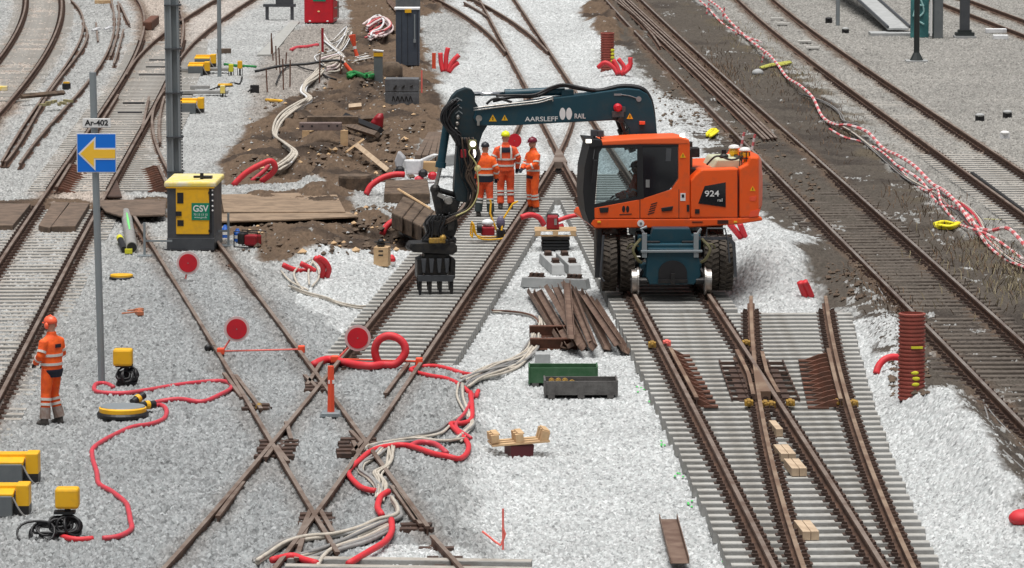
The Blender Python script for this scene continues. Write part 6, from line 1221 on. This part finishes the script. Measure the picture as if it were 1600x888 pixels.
# ================= timber mats across the tracks =================
def slab(name, label, cat, corners, z, th, m, group=None, up_=0, bev=.015):
    P = [on_z(x, y, z) for x, y in corners]; b = MB(); b.prism([(p.x, p.y) for p in P], lambda u, v: (u, v, z-th), lambda u, v: (u, v, z)); return solo(b, name, m, label, cat, group, bevel=bev)
GM = 'timber mats across the tracks'
slab('timber_mat', 'muddy timber mat at the left edge outside the rail', 'timber mat', [(-20, 352), (20, 352), (48, 318), (-20, 318)], .36, .18, M_matw, GM); slab('timber_mat', 'left half of the muddy timber mat between the rails', 'timber mat', [(60, 352), (78, 356), (108, 316), (82, 316)], .36, .18, M_matw, GM); slab('timber_mat', 'wide right half of the muddy timber mat between the rails', 'timber mat', [(80, 354), (118, 353), (140, 317), (110, 316)], .37, .18, M_matw, GM)
slab('plywood_sheet', 'weathered plywood strip bridging between sign post and generator', 'plywood sheet', [(165, 330), (188, 337), (258, 335), (260, 311), (150, 313)], .39, .05, M_matw, GM); slab('plywood_sheet', 'large pale weathered plywood sheet right of the generator', 'plywood sheet', [(350, 331), (540, 331), (524, 300), (345, 304)], .36, .04, M_ply, GM, bev=.006); slab('plywood_sheet', 'lower muddy plywood sheet under the pale one', 'plywood sheet', [(336, 346), (450, 343), (560, 338), (545, 331), (336, 334)], .33, .04, M_ply, GM, bev=.006)
# trestle with soil and planks
g = at(505, 240); 

for k, (x0, x1, y, h_, lab) in enumerate(((468, 534, 198, 12, 'front grey-brown beam of the trestle, with bolt holes'), (480, 560, 188, 8, 'rear timber beam behind the trestle'))):
    yb = at(500, 235).y+k*1.5; p, q = on_y(x0, y, yb), on_y(x1, y-1, yb); b = MB(); b.box((p+q)/2, ((q-p).length, .35, .2)); o = solo(b, 'trestle_beam', M_old if k else mat('mauve_brown_beam', (.2, .15, .14), .8, 0, (.14, .1, .09), 4), lab, 'beam', 'trestle beams', bevel=.01)
    if k == 0: b = MB(); [b.cyl(p.lerp(q, f)+Vector((0, -.18, .02)), p.lerp(q, f)+Vector((0, -.16, .02)), .03, n=8) for f in (.08, .3, .7, .9)]; b.build('bolt_hole', M_blk, o)
for k, (x, lab) in enumerate(((478, 'left'), (538, 'right'))): g = at(x, 228); z = on_y(x, 204, g.y).z-g.z; b = MB(); b.box((0, 0, z/2), (.2, .2, z)); solo(b, 'timber_post', M_wood, lab+' pale timber post carrying the trestle beams', 'post', 'trestle posts', loc=g)
a_, c_ = at(558, 245, .3), at(608, 274, .1); b = MB(); b.tube([a_, c_], .09, 4); solo(b, 'timber_plank', M_woodp, 'long pale plank sloping from the mound to the red arch', 'plank')
a_, c_ = at(541, 252, .25), at(568, 235, .3); b = MB(); b.tube([a_, c_], .035, 4); solo(b, 'timber_lath', M_wood, 'thin lath beside the trestle', 'lath')
for k, (a_, c_, m_, lab) in enumerate((((540, 192), (595, 215), M_blk, 'black sheet edge draped right of the trestle'), ((545, 208), (590, 222), M_matw, 'brown board right of the trestle'), ((545, 178), (565, 176), M_woodp, 'pale short plank behind the trestle'), ((560, 197), (592, 195), M_old, 'dark bar behind the trestle'))):
    p, q = at(*a_, .2), at(*c_, .2); b = MB(); b.tube([p, q], .1, 4); solo(b, 'timber_board', m_, lab, 'board', 'boards beside the trestle')
g = at(592, 200); b = MB(); b.loft([((0, 0, 0), .12, .12, None), ((0, 0, .3), .15, .15, None), ((.05, 0, .42), .08, .08, None)]); b.ball((-.12, 0, .15), .12); solo(b, 'cable_drum', M_redd, 'small dark red and pink tool lump right of the trestle', 'tool', loc=g, remesh=.03)
# mats piled by the stick, sheet heap
for k in range(5):
    x0, y0 = 612+k*15, 318+k*7; P = [(x0, y0+14), (x0+16, y0+21), (x0+36, y0-4), (x0+18, y0-12)]
    slab('timber_baulk', ['leftmost', 'second', 'third', 'fourth', 'rightmost'][k]+' heavy timber baulk of the tilted mat beside the excavator stick', 'timber baulk', P, .62-.05*k, .38, M_old, 'heavy timber baulks', bev=.03)
slab('timber_baulk', 'lower timber baulk lying flat below the sheet heap', 'timber baulk', [(600, 302), (672, 302), (668, 280), (602, 282)], .46, .26, M_old, 'heavy timber baulks', bev=.03)
p, q = on_z(622, 296, .85), on_z(672, 326, .75); b = MB(); b.tube([p, q], .03, 6); solo(b, 'wooden_stick', M_wood, 'thin pale stick lying over the tilted timber baulks', 'stick')
for k in range(4):
    x0, y0 = 648+k*9, 246-k*0; slab('timber_baulk', ['leftmost', 'second', 'third', 'rightmost'][k]+' brown timber baulk of the mat above the sheet heap', 'timber baulk', [(648+k*11, 242), (659+k*11-1, 242), (676+k*6, 206), (669+k*6, 206)], .5, .25, M_matw, 'upper timber baulks', bev=.02)
g = at(646, 280)
def sheet(pts, label, m, Y, name='crumpled_sheet', cat='sheet'):
    P = [on_y(x, y, Y+(k % 2)*.15) for k, (x, y) in enumerate(pts)]; b = MB(); b.prism([(p.x, p.z) for p in P], lambda u, v: (u, Y, v), lambda u, v: (u+.05, Y+.35, v-.02)); return solo(b, name, m, label, cat, bevel=.04)
Y0 = at(650, 284).y
sheet([(634, 272), (631, 249), (659, 250), (657, 273)], 'upright white sheet in the heap by the excavator stick', M_wht2, Y0); sheet([(616, 252), (622, 235), (632, 247), (628, 262), (618, 262)], 'pale crumpled bag left of the white sheet', mat('grey_plastic_film', (.5, .5, .52), .3), Y0+.5, 'plastic_bag', 'bag'); sheet([(655, 252), (682, 252), (682, 270), (656, 270)], 'cardboard box right of the white sheet', M_card, Y0+.4, 'cardboard_box', 'box'); sheet([(652, 251), (676, 240), (684, 242), (664, 254)], 'pale panel leaning on the cardboard box', M_wht2, Y0+1.0, 'pale_panel', 'panel'); sheet([(684, 262), (684, 243), (712, 240), (710, 258)], 'pale grey concrete block behind the excavator cylinder', M_stone, Y0+1.2, 'concrete_block', 'concrete block')
for k, (x, y, m_, lab) in enumerate(((655, 281, M_redp, 'round red container left in the sheet heap'), (676, 275, M_redb, 'round red container right in the sheet heap'), (661, 271, M_blk, 'small black item in the sheet heap'), (625, 266, M_blk, 'black bag end left of the white sheet'))): b = MB(); b.ball((0, 0, 0), (.12, .12, .11)); b.cyl((-.12, 0, 0), (.12, 0, 0), .06); solo(b, 'container', m_, lab, 'container', 'small items in the sheet heap', loc=on_y(x, y, Y0-.2))
# loose rubble and clods on the dug soil
def rubble(label, poly_c, n, s0, s1, m, name='rubble'):
    b = MB()
    for _ in range(n):
        px, py, sx, sy = poly_c[rng.integers(len(poly_c))]; p = at(px+rng.uniform(-sx, sx), py+rng.uniform(-sy, sy)); r_ = s0+(s1-s0)*rng.random()**3
        vs = [(p.x+r_*math.sin(t)*math.cos(f)*rng.uniform(.6, 1.2), p.y+r_*math.sin(t)*math.sin(f)*rng.uniform(.6, 1.2), p.z+r_*.7*math.cos(t)+r_*.2) for t, f in ((0, 0), (1.3, 0), (1.5, 1.3), (1.3, 2.5), (1.6, 3.8), (1.4, 5.1), (2.8, 0))]
        b.add(vs, [(0, i, i % 5+1) for i in range(1, 6)]+[(6, i % 5+1, i) for i in range(1, 6)])
    tag(b.build(name, m), label, kind='stuff')
RC = [(480, 200, 90, 50), (560, 110, 70, 50), (600, 240, 60, 40), (440, 250, 80, 30), (500, 370, 120, 28), (620, 180, 50, 60), (600, 340, 50, 20)]
rubble('dark soil clods over the dug mound', RC, 900, .03, .13, M_dirt, 'soil_clods'); rubble('pale broken stones over the dug mound', RC, 350, .02, .07, M_stone); rubble('brown clods beside the old main track', [(1240, 300, 40, 30), (1330, 440, 40, 30), (1420, 590, 30, 30), (1180, 230, 50, 30), (1060, 160, 40, 40)], 500, .03, .10, M_dirt, 'soil_clods'); rubble('wood chips and scraps on the dug mound', RC, 120, .04, .13, M_wood, 'wood_scraps')
# ================= barrier tape and right side =================
def tape(pts, label, up_=.25, r=.06, ph=0):
    P = spline([at(x, y, up_+.1*math.sin(i*1.7+ph)) for i, (x, y) in enumerate(pts)], 8); b = MB(); acc = 0; s0 = 0; i = 0
    while i < len(P)-1:
        L = 0; j = i
        while j < len(P)-1 and L < .24: L += (P[j+1]-P[j]).length; j += 1
        b.mi = s0; b.tube(P[i:j+1], r, 6); s0 = 1-s0; i = j
    return solo(b, 'barrier_tape', [M_tapeR, M_tapeW], label, 'barrier tape', 'red and white barrier tape')
TP = [(1108, 8), (1125, 25), (1140, 40), (1165, 62), (1190, 88), (1200, 97), (1215, 107), (1230, 128), (1250, 148), (1270, 165), (1285, 188), (1305, 205), (1325, 212), (1355, 217), (1380, 238), (1405, 258), (1430, 278), (1455, 295), (1470, 303), (1480, 320), (1500, 340), (1520, 358), (1545, 372), (1575, 378), (1605, 402)]
tape(TP, 'long twisted red and white tape running down the dark strip, brightest strand', .2, .045)
tape([(x-6-(i%2)*3, y+5+(i%3)) for i, (x, y) in enumerate(TP) if y > 200], 'second red and white strand just left of the brightest one', .1, .03, 2); tape([(1362, 232), (1385, 252), (1410, 275), (1440, 292), (1465, 318), (1490, 330), (1515, 352), (1540, 385), (1570, 405), (1605, 430)], 'lowest faded strand of tape below the others on the right', .1, .035, 4)
tape([(1075, -4), (1100, 12), (1130, 38), (1160, 58), (1190, 75)], 'faded upper strand of tape near the top edge', .1, .035, 1)
bundle('grey wires tangled under the barrier tape on the right', [[(1290, 195), (1320, 205), (1350, 225), (1385, 255), (1420, 285), (1460, 305), (1490, 330), (1530, 370), (1570, 405), (1610, 430)], [(1480, 310), (1510, 325), (1530, 345), (1545, 375), (1570, 400), (1600, 415)]], 7, 10, .016, [M_gcab, M_beige, M_gcab, M_redp]); bundle('thin loose wires beside the upper barrier tape', [[(1250, 150), (1290, 165), (1310, 180), (1320, 195), (1345, 200)]], 3, 6, .014, [M_gcab])
for k, (px, py, pt) in enumerate(((1128, 36, 12), (1104, 22, 5), (1190, 98, 82), (1150, 55, 42), (1157, 237, 207), (1174, 240, 210))):
    g = at(px, py); z = on_y(px, pt, g.y).z-g.z; b = MB(); n_ = 5
    for q in range(n_): b.mi = q % 2; b.cyl((.02*q, 0, z*q/n_), (.02*(q+1), 0, z*(q+1)/n_), .035, n=6)
    solo(b, 'tape_stake', [M_tapeR, M_tapeW], ['tallest taped stake near the top edge', 'taped stake at the very top of the dark strip', 'taped stake on the tape run below the top', 'taped stake between the top two', 'left of two taped stakes behind the excavator tail', 'right of two taped stakes behind the excavator tail'][k], 'stake', 'taped stakes', loc=g)
bundle('bright yellow rope hank beside the barrier tape', [[(1461, 357), (1475, 353), (1490, 356), (1498, 355), (1485, 360), (1466, 359)]], 7, 2.5, .03, [mat('yellow_rope', (.85, .75, .02), .6)], sag=.03, cat='rope'); hose_on_ground('yellow_rope', 'thin yellow line across the ballast towards the right track', 'rope', [(1498, 354), (1506, 345), (1540, 344), (1590, 345)], .012, mat('pale_yellow_line', (.6, .58, .25), .6)); bundle('pale yellow-green rope hank on the upper dark strip', [[(1190, 110), (1205, 106), (1225, 103), (1236, 102), (1215, 106)]], 5, 2.5, .025, [mat('dull_yellow_rope', (.5, .5, .1), .7)], cat='rope')
bundle('yellow rope scrap behind the excavator tail', [[(1104, 216), (1112, 209), (1120, 210), (1110, 218)]], 4, 2, .03, [mat('yellow_rope', (.85, .75, .02), .6)], cat='rope')
b = MB(); b.ball((0, 0, .06), (.2, .25, .14)); solo(b, 'white_sack', M_stone, 'small pale sack left of the yellow-green rope', 'sack', loc=at(1184, 117), smooth=True)
hose_on_ground('grey_wire', 'thin grey wire beside the dark track near the big pipe', 'wire', [(1370, 446), (1385, 470), (1400, 488), (1450, 525), (1475, 545), (1520, 590), (1540, 640), (1555, 690), (1600, 735)], .014, M_gcab); hose_on_ground('grey_wire', 'second thin wire branching in the soil at lower right', 'wire', [(1525, 605), (1545, 640), (1575, 675), (1600, 700)], .012, M_gcab)
for k, (px, py) in enumerate(((1214, 32), (1224, 40), (1257, 68), (1270, 78))): b = MB(); b.box((0, 0, .04), (.5, .35, .06)); solo(b, 'cable_slab', mat('pale_slab', (.5, .49, .46), .8), ['uppermost', 'second', 'third', 'lowest'][k]+' of four small pale slabs between the rails at the top right', 'slab', 'pale slabs between the rails', loc=at(px, py, .03))
for px, py, m_, lab in ((1295, 36, M_blk, 'small black lump beyond the right track near the top'), (1321, 52, M_stone, 'small grey-capped fitting below the short grey post'), (1531, 189, M_stone, 'left of two small dark fittings with pale caps at the right'), (1574, 184, M_stone, 'right of two small dark fittings with pale caps at the right'), (1570, 217, M_wht, 'tiny white marker near the right edge')):
    g = at(px, py); t = thing('ground_fitting', lab, 'fitting', g); b = MB(); b.cyl((-.06, 0, 0), (-.06, 0, .16), .08, n=10); b.box((.06, 0, .07), (.14, .14, .14)); b.build('body', M_blk if m_ is not M_wht else M_wht2, t); b = MB(); b.ball((0, 0, .17), (.14, .13, .06)); b.build('cap', m_, t)
for px, py, w_, lab in ((1557, 52, .8, 'white horizontal channel piece near the far right rails'), (1564, 62, .55, 'pale orange-topped block below the white channel piece')): solo_box('channel_piece', lab, 'channel piece', px, py, (w_, .4, .16), M_wht2)
b = MB(); p = fJ(118)-.45; b.tube([(fJ(112)-GH+.16, 112, .3), (fJ(124)-GH+.18, 124, .3)], .07, 6); solo(b, 'guard_bar', M_blkm, 'dark bar lying inside the right track near the bare sleepers', 'bar')
# scrub and twigs on the dark strip
def scrub(label, px, py, wx, wy, n, h_, m):
    g = at(px, py); b = MB()
    for _ in range(n):
        x, y = rng.normal(0, wx), rng.normal(0, wy); a = rng.uniform(0, 6.28); l = h_*rng.uniform(.4, 1); z = gz(g.x+x, g.y+y)-g.z; s = rng.uniform(.1, .5)*l
        p = Vector((x, y, z)); q = p+Vector((math.cos(a)*s, math.sin(a)*s, l*.6)); r_ = q+Vector((math.cos(a+.5)*s, math.sin(a+.5)*s, l*.25)); w_ = Vector((.008, 0, 0)); b.add([p-w_, p+w_, q+w_, q-w_, r_], [(0, 1, 2, 3), (3, 2, 4)])
    o = b.build('dry_scrub', m, loc=g); tag(o, label, kind='stuff')
M_scr = mat('dry_brown_stems', (.17, .11, .065), .9, 0, (.08, .05, .035), 9); M_scr2 = mat('pale_dry_grass', (.27, .23, .14), .9, 0, (.15, .12, .07), 9)
for px, py, wx, wy, n, h_, m_ in ((1240, 135, .6, 7, 220, .2, M_scr), (1300, 200, .6, 5, 200, .2, M_scr), (1535, 400, .7, 4, 300, .25, M_scr), (1210, 115, .7, 4, 180, .2, M_scr2), (1440, 320, .6, 3, 150, .25, M_scr), (1160, 60, .6, 6, 150, .25, M_scr2), (1580, 440, .7, 4, 400, .28, M_scr2), (1130, 115, .4, 6, 300, .25, M_scr), (1390, 470, .35, 2, 150, .2, M_scr)):
    scrub('dry twigs and stems on the dark strip', px, py, wx, wy, n, h_, m_)

for o in list(C.objects):
    if o.parent is None and o.type in ('MESH', 'EMPTY') and 'kind' not in o: o['kind'] = 'thing'
